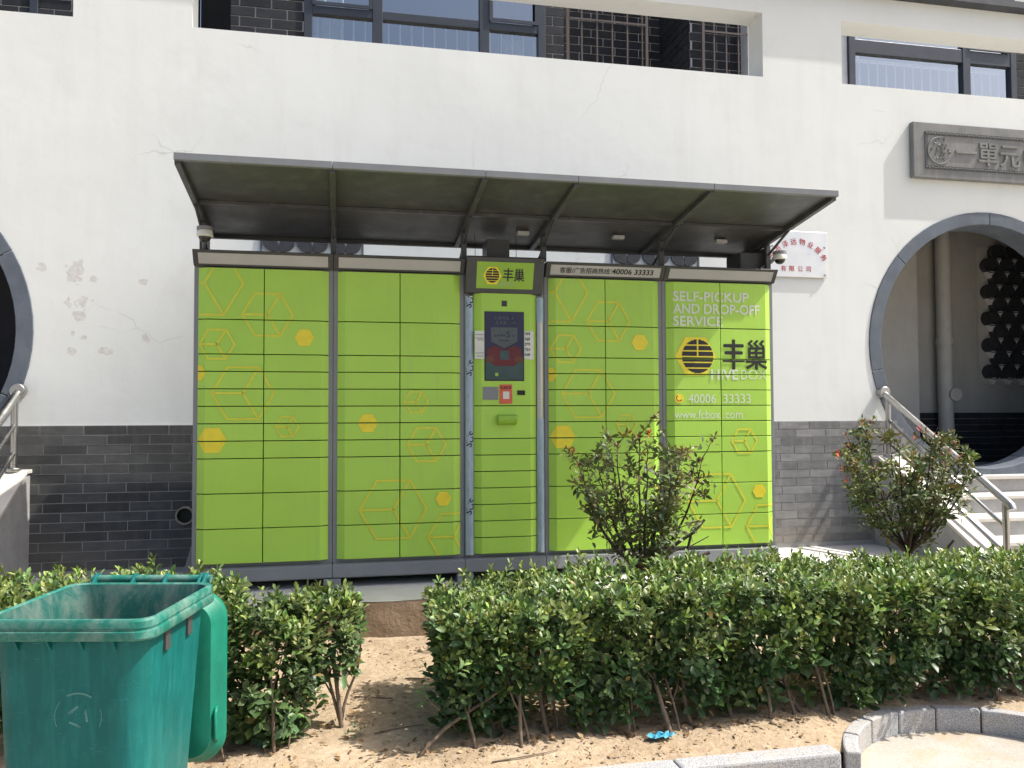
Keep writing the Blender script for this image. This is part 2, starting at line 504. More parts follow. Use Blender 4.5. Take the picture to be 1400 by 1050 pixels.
    MAT['pvc'] = simple('pvc_pipe', (.46, .455, .43), .6, var=.08, dirt=(.35, .33, .3))
    MAT['clay'] = simple('clay_pipe', (.34, .30, .24), .8, var=.15)
    MAT['tile'] = simple('slate_roof_tile', (.035, .038, .045), .75, var=.3, scale=14)
    MAT['blue_plastic'] = simple('blue_plastic', (.06, .30, .42), .4, var=.3, scale=30)
    MAT['pebble'] = simple('pebble', (.38, .34, .28), .85, var=.4, scale=40)
make_materials()

# ------------------------------------------------------------------ lettering helper (built-in font)
def text_tris(s, size=1.0, bold=0.0, width=None):
    if bold > 0 and any(ord(ch) > 0x2e80 for ch in s):   # thicken by overprinting, the outlines are too intricate to offset
        v, t = text_tris0(s, size, 0.0, None)
        n = len(v); k = bold*size*.8
        vv = np.concatenate([v+np.array(o)*k for o in ((-1, 0), (1, 0), (0, -.6), (0, .6))])
        t = [tuple(i+n*j for i in q) for j in range(4) for q in t]
        vv[:, 0] -= vv[:, 0].min()
        if width: vv[:, 0] *= width/vv[:, 0].max()
        return vv, t
    return text_tris0(s, size, bold, width)
def text_tris0(s, size=1.0, bold=0.0, width=None):
    """triangles of a line of text, lower-left at (0,0); returns (verts 2D, tris)"""
    cu = bpy.data.curves.new('lettering', 'FONT')
    cu.body = s; cu.size = size; cu.offset = bold*size; cu.resolution_u = 3
    o = bpy.data.objects.new('lettering', cu)
    col.objects.link(o)
    bpy.context.view_layer.update()
    me = o.evaluated_get(bpy.context.evaluated_depsgraph_get()).to_mesh()
    me.calc_loop_triangles()
    v = np.array([(p.co.x, p.co.y) for p in me.vertices]) if len(me.vertices) else np.zeros((0, 2))
    t = [tuple(x.vertices) for x in me.loop_triangles]
    o.evaluated_get(bpy.context.evaluated_depsgraph_get()).to_mesh_clear()
    bpy.data.objects.remove(o); bpy.data.curves.remove(cu)
    if len(v):
        v[:, 0] -= v[:, 0].min()
        if width: v[:, 0] *= width / v[:, 0].max()
    return v, t

def clip(poly, xa, xb, za, zb):
    for ax, lim, sgn in ((0, xa, 1), (0, xb, -1), (1, za, 1), (1, zb, -1)):
        out = []
        for i in range(len(poly)):
            p, q = poly[i-1], poly[i]
            dp, dq = (p[ax]-lim)*sgn, (q[ax]-lim)*sgn
            if (dp >= 0) != (dq >= 0):
                k = dp/(dp-dq)
                out.append((p[0]+(q[0]-p[0])*k, p[1]+(q[1]-p[1])*k))
            if dq >= 0: out.append(q)
        poly = out
        if len(poly) < 3: return []
    return poly

def hexagon(cx, cz, r):
    return [(cx+r*math.cos(math.pi*k/3), cz+r*math.sin(math.pi*k/3)) for k in range(6)]
def bar2(a, b, w):
    dx, dz = b[0]-a[0], b[1]-a[1]; l = math.hypot(dx, dz); nx, nz = -dz/l*w/2, dx/l*w/2
    return [(a[0]+nx, a[1]+nz), (a[0]-nx, a[1]-nz), (b[0]-nx, b[1]-nz), (b[0]+nx, b[1]+nz)]
def cube_outline(cx, cz, r, w):
    o, i = hexagon(cx, cz, r), hexagon(cx, cz, r-w)
    ps = [[o[k], o[(k+1) % 6], i[(k+1) % 6], i[k]] for k in range(6)]
    for k in (1, 3, 5):
        e = i[k]
        ps.append(bar2((cx, cz), e, w*.9))
    return ps
def stripes_logo(cx, cz, r):
    """black disc cut by level gaps and an upright bar"""
    ps = []
    def slab(z0, z1, holes=()):
        n = 5
        for k in range(n):
            za, zb = z0+(z1-z0)*k/n, z0+(z1-z0)*(k+1)/n
            zm = (za+zb)/2
            if abs(zm-cz) >= r: continue
            h = math.sqrt(r*r-(zm-cz)**2)
            segs = [(cx-h, cx+h)]
            if holes: segs = [(cx-h, cx-holes), (cx+holes, cx+h)]
            for a, b in segs:
                if b > a: ps.append([(a, za), (b, za), (b, zb), (a, zb)])
    b = [(-1, -.74, 0), (-.66, -.40, 0), (-.32, -.06, 0), (.02, .28, .05), (.36, .62, .05), (.70, 1, .05)]
    for z0, z1, h in b: slab(cz+z0*r, cz+z1*r, h*r)
    return ps

# ------------------------------------------------------------------ ground
ROAD_Z, KERB_Z, SOIL_Z = -.38, -.27, -.262
PIT = (3.76, -2.86, .62)          # round cut-out in the kerb line: centre x, y, radius
def value_noise(x, y, seed=0):
    return (math.sin(x*1.7+seed)*math.cos(y*2.3+seed*1.3) + .6*math.sin(x*4.1-y*3.2+seed*2.1) + .35*math.sin(x*9.3+y*7.7+seed)
            + .22*math.sin(x*19.1-y*16.3+seed*3.7))/2.2
g = MB()
g.add([(-120, -120, ROAD_Z), (120, -120, ROAD_Z), (120, 160, ROAD_Z), (-120, 160, ROAD_Z)], [(0, 1, 2, 3)])
tag(g.build('road', MAT['road']), kind='structure')

PLAT_Y = -.5
def soil_h(x, y):
    t_ = (y+2.55)/(PLAT_Y+2.55)
    h = SOIL_Z + .04*t_ + .012*value_noise(x*1.3, y*1.5, 3) + .006*value_noise(x*4, y*4.6, 8) + .003*value_noise(x*11, y*12, 5)
    e = min(abs(y+2.55), abs(math.hypot(x-PIT[0], y-PIT[1])-PIT[2]-.02) if y < PIT[1]+1.2 else 9)   # dips towards the kerb stones
    return h - .034*max(0, 1-e/.22)**1.5
xs = np.arange(-6, 10.01, .04); ys = np.arange(-2.55, PLAT_Y+.11, .04)
v = []; f = []
for j, y in enumerate(ys):
    for x in xs:
        v.append((x, y, soil_h(x, y)))
nx = len(xs)
for j in range(len(ys)-1):
    for i in range(nx-1):
        cx, cy = xs[i]+.02, ys[j]+.02
        if math.hypot(cx-PIT[0], cy-PIT[1]) < PIT[2]+.03: continue
        f.append((j*nx+i, j*nx+i+1, (j+1)*nx+i+1, (j+1)*nx+i))
m = MB(); m.v = v; m.f = f
so = m.build('soil_bed', MAT['soil'], smooth=True)
tag(so, kind='structure')

# raised concrete apron the lockers stand on
def wobble(t): return .012*math.sin(t*3.1)+.008*math.sin(t*7.7+1)+.005*math.sin(t*17+2)
m = MB()
px = np.arange(-6, 10.01, .1)
top, bot = [], []
for x in px:
    top.append((x, PLAT_Y+wobble(x), 0)); bot.append((x, PLAT_Y-.012+wobble(x+5)*1.5, -.4))
n = len(px)
vv = top + bot + [(x, 2.5, 0) for x in px]
ff = [(i, i+1, 2*n+i+1, 2*n+i) for i in range(n-1)]
m.add(vv, ff)
apron = m.build('platform', MAT['concrete'])
tag(apron, kind='structure')
m = MB()
rings = []
for x in px:
    y0 = PLAT_Y+wobble(x)
    rings.append([(x, y0-.002, -.004), (x, y0-.010+.006*math.sin(x*11), -.06), (x, y0-.006+.008*math.sin(x*23), -.14), (x, y0-.016+wobble(x*2+5), -.24), (x, y0-.012, -.4)])
m.loft(rings, caps=False, close=False)
m.build('platform_edge', MAT['concrete_edge'], apron, smooth=True)

kerb = bpy.data.objects.new('kerb', None); col.objects.link(kerb); kerb.location = (0, -2.6, ROAD_Z)
tag(kerb, kind='structure')
x = 3.10
while x > -5:
    l = .74
    MB().box(x-l+.004, x, -2.615, -2.508, -.55, KERB_Z+random.uniform(-.004, .003)).build('kerb_stone', MAT['granite'], kerb, bev=.012)
    x -= l
a0, a1, n = R(158), R(22), 7
for k in range(n):
    b0 = a0+(a1-a0)*k/n; b1 = a0+(a1-a0)*(k+1)/n - .006*(-1)
    ring = []
    for b in np.linspace(b0, b1+.004, 4):
        ring.append((b, None))
    out = [(PIT[0]+(PIT[2]+.065)*math.cos(b), PIT[1]+(PIT[2]+.065)*math.sin(b)) for b, _ in ring]
    inn = [(PIT[0]+PIT[2]*math.cos(b), PIT[1]+PIT[2]*math.sin(b)) for b, _ in reversed(ring)]
    MB().prism(out+inn, -.55, KERB_Z+random.uniform(-.003, .004), 'z').build('kerb_stone', MAT['granite'], kerb, bev=.008)
x = 4.44
while x < 9:
    MB().box(x, x+.736, -2.615, -2.508, -.55, KERB_Z).build('kerb_stone', MAT['granite'], kerb, bev=.012)
    x += .74

# ------------------------------------------------------------------ screen wall with moon gates
WY, WT = .8, .26
GATE_R, GATE_L = (6.955, 1.81), (-2.52, 1.81)
RO, RI = 1.27, 1.15
wall = thing('screen_wall', (2.2, WY, 0), 'white plaster courtyard wall with round gates, slit openings and grey brick base', 'wall')
slits = [(-4.2, -1.016, 4.20, 4.785), (-.165, 4.67, 4.20, 4.785), (5.46, 8.9, 4.20, 4.785)]
WX0, WX1, WZ1 = -6.0, 11.0, 5.045
def wall_mesh():
    m = MB()
    hr = RI+.05
    sq = hr+.10
    circs = [GATE_L, GATE_R]
    xsn = sorted({WX0, WX1, *[a for s in slits for a in s[:2]], *[c[0]+d for c in circs for d in (-sq, sq)]})
    zsn = sorted({-.3, WZ1, 4.20, 4.785, *[c[1]+d for c in circs for d in (-sq, sq)]})
    y0, y1 = WY, WY+WT
    def hole(xa, xb, za, zb):
        xm, zm = (xa+xb)/2, (za+zb)/2
        for s in slits:
            if s[0] < xm < s[1] and s[2] < zm < s[3]: return True
        for c in circs:
            if abs(xm-c[0]) < sq and abs(zm-c[1]) < sq: return True
        return False
    for i in range(len(xsn)-1):
        for j in range(len(zsn)-1):
            xa, xb, za, zb = xsn[i], xsn[i+1], zsn[j], zsn[j+1]
            if hole(xa, xb, za, zb): continue
            m.add([(xa, y0, za), (xb, y0, za), (xb, y0, zb), (xa, y0, zb)], [(0, 1, 2, 3)])
            m.add([(xa, y1, za), (xb, y1, za), (xb, y1, zb), (xa, y1, zb)], [(3, 2, 1, 0)])
    for s in slits:                       # reveals
        a, b, c, d = s
        m.add([(a, y0, c), (b, y0, c), (b, y1, c), (a, y1, c)], [(0, 1, 2, 3)])
        m.add([(a, y0, d), (b, y0, d), (b, y1, d), (a, y1, d)], [(3, 2, 1, 0)])
        m.add([(a, y0, c), (a, y0, d), (a, y1, d), (a, y1, c)], [(3, 2, 1, 0)])
        m.add([(b, y0, c), (b, y0, d), (b, y1, d), (b, y1, c)], [(0, 1, 2, 3)])
    N = 64
    for c in circs:
        for k in range(N):
            t0, t1 = 2*math.pi*k/N, 2*math.pi*(k+1)/N
            def sqp(t):
                dx, dz = math.cos(t), math.sin(t); q = sq/max(abs(dx), abs(dz)); return c[0]+dx*q, c[1]+dz*q
            def cp(t): return c[0]+hr*math.cos(t), c[1]+hr*math.sin(t)
            A, B, C, D = sqp(t0), sqp(t1), cp(t1), cp(t0)
            for y, o in ((y0, 1), (y1, -1)):
                m.add([(p[0], y, p[1]) for p in (A, B, C, D)], [(0, 1, 2, 3)])
            m.add([(C[0], y0, C[1]), (D[0], y0, D[1]), (D[0], y1, D[1]), (C[0], y1, C[1])], [(0, 1, 2, 3)])
        # N is divisible by 8, so the square's corners are hit exactly
    m.add([(WX0, y0, WZ1), (WX1, y0, WZ1), (WX1, y1, WZ1), (WX0, y1, WZ1)], [(0, 1, 2, 3)])
    return m
plaster = wall_mesh().build('plaster_face', MAT['plaster'], wall)

# coping along the wall top
co = MB().prism([(WY-.10, 5.04), (WY-.10, 5.10), (WY-.05, 5.11), (WY+WT+.02, 5.10), (WY+WT+.02, 5.04), (WY-.003, 5.032)], WX0, WX1, 'x').build('coping', MAT['coping'], wall)

# round stone surrounds in segments
def ring_segments(c, n=7, phase=.72):
    for k in range(n):
        t0 = 2*math.pi*(k+phase)/n; t1 = 2*math.pi*(k+1+phase)/n - .004
        tt = np.linspace(t0, t1, 10)
        o_ = [(c[0]+RO*math.cos(t), c[1]+RO*math.sin(t)) for t in tt]
        i_ = [(c[0]+RI*math.cos(t), c[1]+RI*math.sin(t)) for t in reversed(tt)]
        m = MB()
        poly = o_+i_
        L = len(tt)
        y0, y1 = WY-.010, WY+WT+.03
        vs_ = [(p[0], y0, p[1]) for p in poly] + [(p[0], y1, p[1]) for p in poly]
        n2 = len(poly); fs_ = []
        for q in range(L-1):
            a, b, c2, d = q, q+1, n2-2-q, n2-1-q
            fs_.append((a, b, c2, d)); fs_.append((n2+d, n2+c2, n2+b, n2+a))
        for q in range(n2):
            fs_.append((q, (q+1) % n2, n2+(q+1) % n2, n2+q))
        m.add(vs_, fs_)
        m.build('ring_stone', MAT['ring'], wall, bev=.006)
ring_segments(GATE_R); ring_segments(GATE_L, 7, .55)

# brick base course: bricks one by one
DADO = 1.115
m = MB()
def gate_x(z, side):
    """x where the gate surround starts at height z"""
    c = GATE_R if side > 0 else GATE_L
    d = RO*RO - (z-c[1])**2
    return None if d <= 0 else c[0] - side*math.sqrt(d)
mz = np.linspace(-.05, DADO, 24)
for za, zb in zip(mz[:-1], mz[1:]):
    zm = (za+zb)/2
    xl = gate_x(zm, -1); xr = gate_x(zm, 1)
    xl = (GATE_L[0] if xl is None else xl) - .06; xr = (GATE_R[0] if xr is None else xr) + .06
    m.add([(xl, WY-.007, za), (xr, WY-.007, za), (xr, WY-.007, zb), (xl, WY-.007, zb)], [(0, 1, 2, 3)])
m.add([(-1.6, WY-.007, DADO), (6.1, WY-.007, DADO), (6.1, WY, DADO), (-1.6, WY, DADO)], [(0, 1, 2, 3)])
bed = m.build('mortar_bed', MAT['mortar'], wall)
CH, BL, GAP = .0718, .298, .0065
def brick_mesh(l, h, d, mk='brick'):
    mb = MB(); e = .0015
    mb.add([(0,0,0),(l,0,0),(l,0,h),(0,0,h),(e,-d,e),(l-e,-d,e),(l-e,-d,h-e),(e,-d,h-e)],
           [(4,5,6,7),(0,1,5,4),(1,2,6,5),(2,3,7,6),(3,0,4,7)])
    me = bpy.data.meshes.new('brick'); me.from_pydata(mb.v, [], mb.f); fix_normals(me); me.materials.append(MAT[mk])
    return me
full = {}
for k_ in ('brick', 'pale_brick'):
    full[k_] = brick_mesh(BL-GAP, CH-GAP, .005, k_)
rows = int(DADO/CH)+1
for r in range(rows):
    z1 = DADO - r*CH - GAP*.5; z0 = z1-(CH-GAP)
    if z0 < -.02: continue
    zm = (z0+z1)/2
    xl = gate_x(zm, -1); xr = gate_x(zm, 1)
    xl = (-1.8 if xl is None else xl)-.045; xr = (6.3 if xr is None else xr)+.045
    off = (r % 2)*BL*.5 + (r*7 % 3)*.013
    for zone in ((xl, .42), (3.92, xr)):
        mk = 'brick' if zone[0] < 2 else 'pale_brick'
        k0 = math.floor((zone[0]-off)/BL); x = k0*BL+off
        while x < zone[1]:
            a, b = max(x, zone[0]), min(x+BL-GAP, zone[1])
            if b-a > .03:
                jit = random.uniform(-.0012, .0012)
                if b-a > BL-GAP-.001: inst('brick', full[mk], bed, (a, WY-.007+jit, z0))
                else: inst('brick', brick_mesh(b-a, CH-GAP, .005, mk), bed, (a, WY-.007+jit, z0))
            x += BL
# decorative tile vents in the wall behind the locker top
def petal_vent(x0, x1, z0, z1):
    fr = MB()
    fr.box(x0-.012, x1+.012, WY-.012, WY-.002, z0-.012, z0); fr.box(x0-.012, x1+.012, WY-.012, WY-.002, z1, z1+.012)
    fr.box(x0-.012, x0, WY-.012, WY-.002, z0, z1); fr.box(x1, x1+.012, WY-.012, WY-.002, z0, z1)
    p = fr.build('wall_vent', MAT['ring'], wall)
    pitch_ = (x1-x0)/3
    me = None
    for i in range(3):
        for j in range(2):
            cx, cz = x0+pitch_*(i+.5), z1-.02-pitch_*(j+.5)*.85
            for a in range(4):
                ang = R(45+90*a)
                if me is None:
                    mb = MB(); L = pitch_*.68
                    pts = [(L*t, .055*math.sin(math.pi*t)) for t in np.linspace(.05, 1, 9)] + [(L*t, -.055*math.sin(math.pi*t)) for t in np.linspace(.93, .1, 8)]
                    mb.prism(pts, -.016, 0, 'y'); me = bpy.data.meshes.new('petal'); me.from_pydata(mb.v, [], mb.f); fix_normals(me); me.materials.append(MAT['tile'])
                if abs(cz+math.sin(ang)*.1-(z0+z1)/2) < (z1-z0)/2:
                    inst('petal', me, p, (cx, WY-.001, cz), (0, -ang, 0))
petal_vent(.365, 1.137, 2.16, 2.60)
petal_vent(3.24, 4.02, 2.16, 2.60)

# open drain pipe stub in the brick base
dp = thing('drain_pipe', (-.176, WY, .43), 'short round clay drain pipe stub sticking out of grey brick beside the locker', 'pipe')
m = MB(); rr_ = [.068, .068, .056, .056]; yy = [WY+.02, WY-.055, WY-.055, WY+.02]
m.loft([[(-.176+r_*math.cos(2*math.pi*k/28), y_, .43+r_*math.sin(2*math.pi*k/28)) for k in range(28)] for r_, y_ in zip(rr_, yy)], caps=False)
m.build('pipe_wall', MAT['clay'], dp, smooth=True, autosmooth=40)
MB().disc((-.176, 0, .43), 'y', .057, WY-.016, WY-.010).build('pipe_bore', MAT['black'], dp)

# ------------------------------------------------------------------ entrance halls and building behind
FY = 2.4      # front of the building seen through the slit openings
bld = thing('residential_building', (2.2, FY, 3.9), 'dark tiled apartment building with grey framed windows seen behind the slit openings', 'building')
BZ0, BZ1 = 3.92, 7.6
def facade(x0, x1, y=FY, t=.3):
    return MB().box(x0, x1, y, y+t, BZ0, BZ1).build('facade', MAT['white_mortar'], bld)
fac = [facade(-4.6, -.525), facade(-.087, .612), facade(3.06, 3.262), facade(8.845, 12.0), facade(5.38, 6.61)]
# recessed bay behind the grilles, with a tiled pier standing forward
fac_bay = facade(3.262, 4.776, 3.45, .14)
blk = MB().box(4.776, 5.38, 2.58, 3.45, BZ0, BZ1).build('facade', MAT['white_mortar'], bld)
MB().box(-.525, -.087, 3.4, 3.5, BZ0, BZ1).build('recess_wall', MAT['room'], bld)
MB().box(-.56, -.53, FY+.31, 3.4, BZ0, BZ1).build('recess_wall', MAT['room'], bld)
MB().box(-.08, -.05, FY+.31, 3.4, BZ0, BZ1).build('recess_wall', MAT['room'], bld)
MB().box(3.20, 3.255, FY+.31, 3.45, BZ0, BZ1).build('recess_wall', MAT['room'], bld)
# dark facing tiles with white joints
def tile_mesh(l, h):
    mb = MB().box(0, l, -.012, .004, 0, h); me = bpy.data.meshes.new('facing_tile'); me.from_pydata(mb.v, [], mb.f); fix_normals(me); me.materials.append(MAT['dark_brick']); return me
TL, TH, TG = .30, .099, .0125
tiles = {}
def tile_row(parent, a0, a1, z0, z1, place):
    r = 0; z = z0
    while z < z1:
        off = (r % 2)*TL*.5
        x = math.floor((a0-off)/TL)*TL+off
        while x < a1:
            p, q = max(x, a0), min(x+TL-TG, a1)
            if q-p > .02:
                key = round(q-p, 3)
                if key not in tiles: tiles[key] = tile_mesh(q-p, TH-TG)
                place(tiles[key], p, q, z)
            x += TL
        r += 1; z += TH
for fo, a0, a1 in ((fac[0], -2.7, -1.30), (fac[1], -.087, .612), (fac[3], 8.845, 9.5), (fac[2], 3.06, 3.262)):
    tile_row(fo, a0, a1, 4.78, 5.85, lambda me, p, q, z, fo=fo: inst('facing_tile', me, fo, (p, FY, z)))
tile_row(fac_bay, 3.262, 4.776, 5.1, 6.2, lambda me, p, q, z: inst('facing_tile', me, fac_bay, (p, 3.45, z)))
tile_row(blk, 4.776, 5.38, 4.85, 6.0, lambda me, p, q, z: inst('facing_tile', me, blk, (p, 2.58, z)))
tile_row(blk, 2.58, 3.45, 4.85, 6.1, lambda me, p, q, z: inst('facing_tile', me, blk, (4.776, 2.58+3.45-p, z), (0, 0, -math.pi/2)))
# rooms behind the windows
def room(x0, x1, depth=1.6):
    y0, y1, z0, z1 = FY+.10, FY+depth, BZ0, BZ1
    m = MB()
    m.add([(x0,y1,z0),(x1,y1,z0),(x1,y1,z1),(x0,y1,z1)], [(0,1,2,3)])
    m.add([(x0,y0,z0),(x0,y1,z0),(x0,y1,z1),(x0,y0,z1)], [(0,1,2,3)])
    m.add([(x1,y0,z0),(x1,y1,z0),(x1,y1,z1),(x1,y0,z1)], [(0,1,2,3)])
    m.add([(x0,y0,6.55),(x1,y0,6.55),(x1,y1,6.55),(x0,y1,6.55)], [(0,1,2,3)])
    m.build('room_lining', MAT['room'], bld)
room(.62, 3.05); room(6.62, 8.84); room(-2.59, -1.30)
def window(x0, x1, mull, trans, z0=4.40, z1=6.5, d=.08, balusters=True, curt=()):
    """frame with upright bars at mull [(a,b)] and a rail trans (z0,z1); panes, white balustrade and curtains inside"""
    fr = MB()
    y0, y1 = FY-.03, FY+.05
    ups = [(x0, x0+d)] + mull + [(x1-d, x1)]
    fr.box(x0, x1, y0, y1, z0-.06, z0); fr.box(x0, x1, y0, y1, z1, z1+.06)
    for a, b in ups: fr.box(a, b, y0, y1, z0, z1)
    for (a, b), (c, e) in zip(ups[:-1], ups[1:]):
        fr.box(b, c, y0+.005, y1, trans[0], trans[1])
    w = fr.build('window', MAT['alu'], bld, bev=.004)
    for (a, b), (c, e) in zip(ups[:-1], ups[1:]):
        for za, zb in ((z0, trans[0]), (trans[1], z1)):
            tilt = random.uniform(-.003, .003)
            MB().add([(b, FY+.012, za), (c, FY+.012+tilt, za), (c, FY+.014+tilt, zb), (b, FY+.014, zb)], [(0, 1, 2, 3)]).build('pane', MAT['glass'], w)
        if (c-b) < .7:      # opening light: inner sash
            s_ = MB(); q = .035
            za, zb = trans[1], z1
            s_.box(b, b+q, FY-.045, FY-.031, za, zb); s_.box(c-q, c, FY-.045, FY-.031, za, zb); s_.box(b+q, c-q, FY-.045, FY-.031, za, za+q); s_.box(b+q, c-q, FY-.045, FY-.031, zb-q, zb)
            s_.build('sash', MAT['alu'], w)
    if balusters:
        rl = MB(); rl.box(x0+d, x1-d, FY+.13, FY+.16, z0+.86, z0+.89)
        rl.build('inner_rail', MAT['white_bar'], w)
        k = x0+.13
        bm_ = None
        while k < x1-.08:
            if bm_ is None:
                b_ = MB().box(-.007, .007, -.007, .007, 0, .86); bm_ = bpy.data.meshes.new('baluster'); bm_.from_pydata(b_.v, [], b_.f); bm_.materials.append(MAT['white_bar'])
            inst('baluster', bm_, w, (k, FY+.145, z0)); k += .118
    for (a, b, za, zb, mt) in curt:
        r0, r1 = [], []
        for x in np.arange(a, b+.001, .012):
            yy_ = FY+.24+.018*math.sin(x*70)+.01*math.sin(x*31)
            r0.append((x, yy_, za)); r1.append((x, yy_, zb))
        MB().loft([r0, r1], caps=False, close=False).build('curtain', MAT[mt], w, smooth=True)
    return w
window(.604, 3.06, [(1.272, 1.373), (2.361, 2.462)], (5.157, 5.241),
       curt=[(.69, 1.0, 4.4, 6.5, 'curtain'), (2.47, 2.97, 5.25, 6.5, 'brown_curtain'), (2.66, 2.9, 4.4, 5.19, 'curtain')])
window(6.615, 8.845, [(6.70, 6.79), (8.108, 8.209)][1:], (5.286, 5.443), curt=[(8.23, 8.75, 5.4, 6.5, 'curtain'), (6.73, 6.95, 5.35, 6.5, 'curtain')])
window(-2.589, -1.30, [(-1.86, -1.79)], (5.157, 5.241), balusters=False, curt=[(-1.8, -1.47, 4.4, 6.5, 'curtain')])
# security grilles
def grille(x0, x1, y, z0=4.6, z1=6.3, step=.17, rails=(5.38,)):
    m = MB()
    m.box(x0, x0+.03, y-.015, y+.015, z0, z1); m.box(x1-.03, x1, y-.015, y+.015, z0, z1); m.box(x0, x1, y-.0149, y+.0149, z1-.03, z1+.01)
    gp = m.build('window_grille', MAT['grille'], bld)
    x = x0+step
    while x < x1-.05:
        MB().box(x-.008, x+.008, y-.008, y+.008, z0, z1).build('grille_bar', MAT['grille'], gp); x += step
    for z in rails: MB().box(x0+.03, x1-.03, y-.016, y-.012, z-.010, z+.010).build('grille_rail', MAT['grille'], gp)
grille(3.30, 4.213, FY+.02); grille(4.84, 5.47, FY+.02, step=.145)

# hall behind the right moon gate (and a darker one behind the left)
HY, HF = 2.38, .6
hall_r = thing('entrance_hall', (7.9, 1.6, HF), 'dim grey entrance hall with round tile lattice seen through the right gate', 'hall')
hall_l = thing('entrance_hall', (-3.1, 2.0, HF), 'dark unlit entrance hall seen through the left round gate', 'hall')
m = MB(); m.add([(5.2, WY+.3, 3.75), (10.6, WY+.3, 3.75), (10.6, HY, 3.75), (5.2, HY, 3.75)], [(0, 1, 2, 3)])
m.add([(5.2, HY, 0), (10.6, HY, 0), (10.6, HY, 3.75), (5.2, HY, 3.75)], [(0, 1, 2, 3)])
m.add([(10.6, WY+WT, 0), (10.6, HY, 0), (10.6, HY, 3.75), (10.6, WY+WT, 3.75)], [(0, 1, 2, 3)])
m.add([(5.2, WY+.3, 3.76), (10.6, WY+.3, 3.76), (10.6, WY+.3, 3.80), (5.2, WY+.3, 3.80)], [(0, 1, 2, 3)])
hall = m.build('hall_wall', MAT['hall'], hall_r)
MB().box(5.2, 7.18, 2.05, HY-.01, 0, 3.74).build('hall_pier', MAT['hall'], hall_r)
MB().box(5.2, 10.6, WY+WT+.002, HY, 3.76, 3.9).build('hall_ceiling', MAT['hall'], hall_r)
MB().box(5.2, 10.6, WY+WT+.032, HY+.02, -.2, HF).build('hall_floor', MAT['riser'], hall_r)
MB().box(5.95, 8.0, .70, WY+WT+.03, -.2, HF-.002).build('hall_floor', MAT['riser'], hall_r)
MB().box(5.9, 8.0, .66, 1.0, HF-.03, HF+.004).build('threshold', MAT['tread'], hall_r, bev=.004)
hb = MB().box(7.185, 10.6, HY-.008, HY-.002, HF, 1.165).build('hall_brick_base', MAT['mortar'], hall_r)
for r in range(8):
    z = HF+.01+r*.0718
    off = (r % 2)*.149
    x = 7.19-off
    while x < 9.3:
        a, b = max(x, 7.19), x+.292
        if b-a > .03:
            key = ('h', round(b-a, 3))
            if key not in tiles:
                mb = MB().box(0, b-a, -.008, .003, 0, .066); me = bpy.data.meshes.new('base_brick'); me.from_pydata(mb.v, [], mb.f); fix_normals(me); me.materials.append(MAT['dark_brick']); tiles[key] = me
            inst('base_brick', tiles[key], hb, (a, HY-.008, z))
        x += .298
# PVC stack in the hall
pv = thing('downpipe', (7.685, HY-.12, HF), 'grey plastic downpipe running up the hall wall inside the right round gate', 'pipe')
MB().tube([(7.685, HY-.12, HF), (7.685, HY-.12, 3.74)], .082, 20).build('pipe_barrel', MAT['pvc'], pv, smooth=True, autosmooth=50)
MB().tube([(7.685, HY-.12, 1.95), (7.685, HY-.12, 2.03)], .094, 20).build('collar', MAT['pvc'], pv, smooth=True, autosmooth=50)
MB().disc((7.735, 0, 1.385), 'y', .075, HY-.235, HY-.19).build('inspection_cap', MAT['pvc'], pv, bev=.006)
# tile lattice window
LX0, LZ0 = 8.255, 1.56
lat = MB().add([(LX0-.03, HY-.012, LZ0-.03), (LX0+1.5, HY-.012, LZ0-.03), (LX0+1.5, HY-.012, LZ0+1.55), (LX0-.03, HY-.012, LZ0+1.55)], [(0, 1, 2, 3)]).build('lattice_panel', MAT['pvc'], hall_r)
mb = MB(); n = 20; ro, ri = .104, .092
prof = [(ro, 0), (ro, -.07), (ri, -.07), (ri, -.03), (.0005, -.03)]
mb.loft([[(r_*math.cos(2*math.pi*k/n), y_, r_*.86*math.sin(2*math.pi*k/n)) for k in range(n)] for r_, y_ in prof], caps=False)
tme = bpy.data.meshes.new('lattice_tile'); tme.from_pydata(mb.v, [], mb.f); fix_normals(tme); tme.materials.append(MAT['tile'])
for r in range(10):
    for c in range(6):
        inst('lattice_tile', tme, lat, (LX0+.11+c*.212+(r % 2)*.106, HY-.014, LZ0+.09+r*.155))
wd = MB(); wd.prism([(-.055, .032), (.055, .032), (0, -.05)], -.062, 0, 'y')
wme = bpy.data.meshes.new('mortar_wedge'); wme.from_pydata(wd.v, [], wd.f); fix_normals(wme); wme.materials.append(MAT['white_mortar'])
for r in range(10):
    for c in range(6):
        inst('mortar_wedge', wme, lat, (LX0+.11+c*.212+(r % 2)*.106, HY-.015, LZ0+.09+r*.155-.100))
# left hall
m = MB()
m.add([(-5.5, 3.2, 0), (-.8, 3.2, 0), (-.8, 3.2, 3.75), (-5.5, 3.2, 3.75)], [(0, 1, 2, 3)])
m.add([(-.8, WY+WT, 0), (-.8, 3.2, 0), (-.8, 3.2, 3.75), (-.8, WY+WT, 3.75)], [(0, 1, 2, 3)])
m.add([(-5.5, WY+WT, 0), (-5.5, 3.2, 0), (-5.5, 3.2, 3.75), (-5.5, WY+WT, 3.75)], [(0, 1, 2, 3)])
m.add([(-5.5, WY+WT, 3.72), (-.8, WY+WT, 3.72), (-.8, 3.2, 3.72), (-5.5, 3.2, 3.72)], [(0, 1, 2, 3)])
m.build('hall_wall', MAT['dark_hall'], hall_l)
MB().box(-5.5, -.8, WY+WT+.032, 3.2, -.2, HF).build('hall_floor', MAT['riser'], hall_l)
MB().box(-3.6, -1.51, .70, WY+WT+.03, -.2, HF-.002).build('hall_floor', MAT['riser'], hall_l)

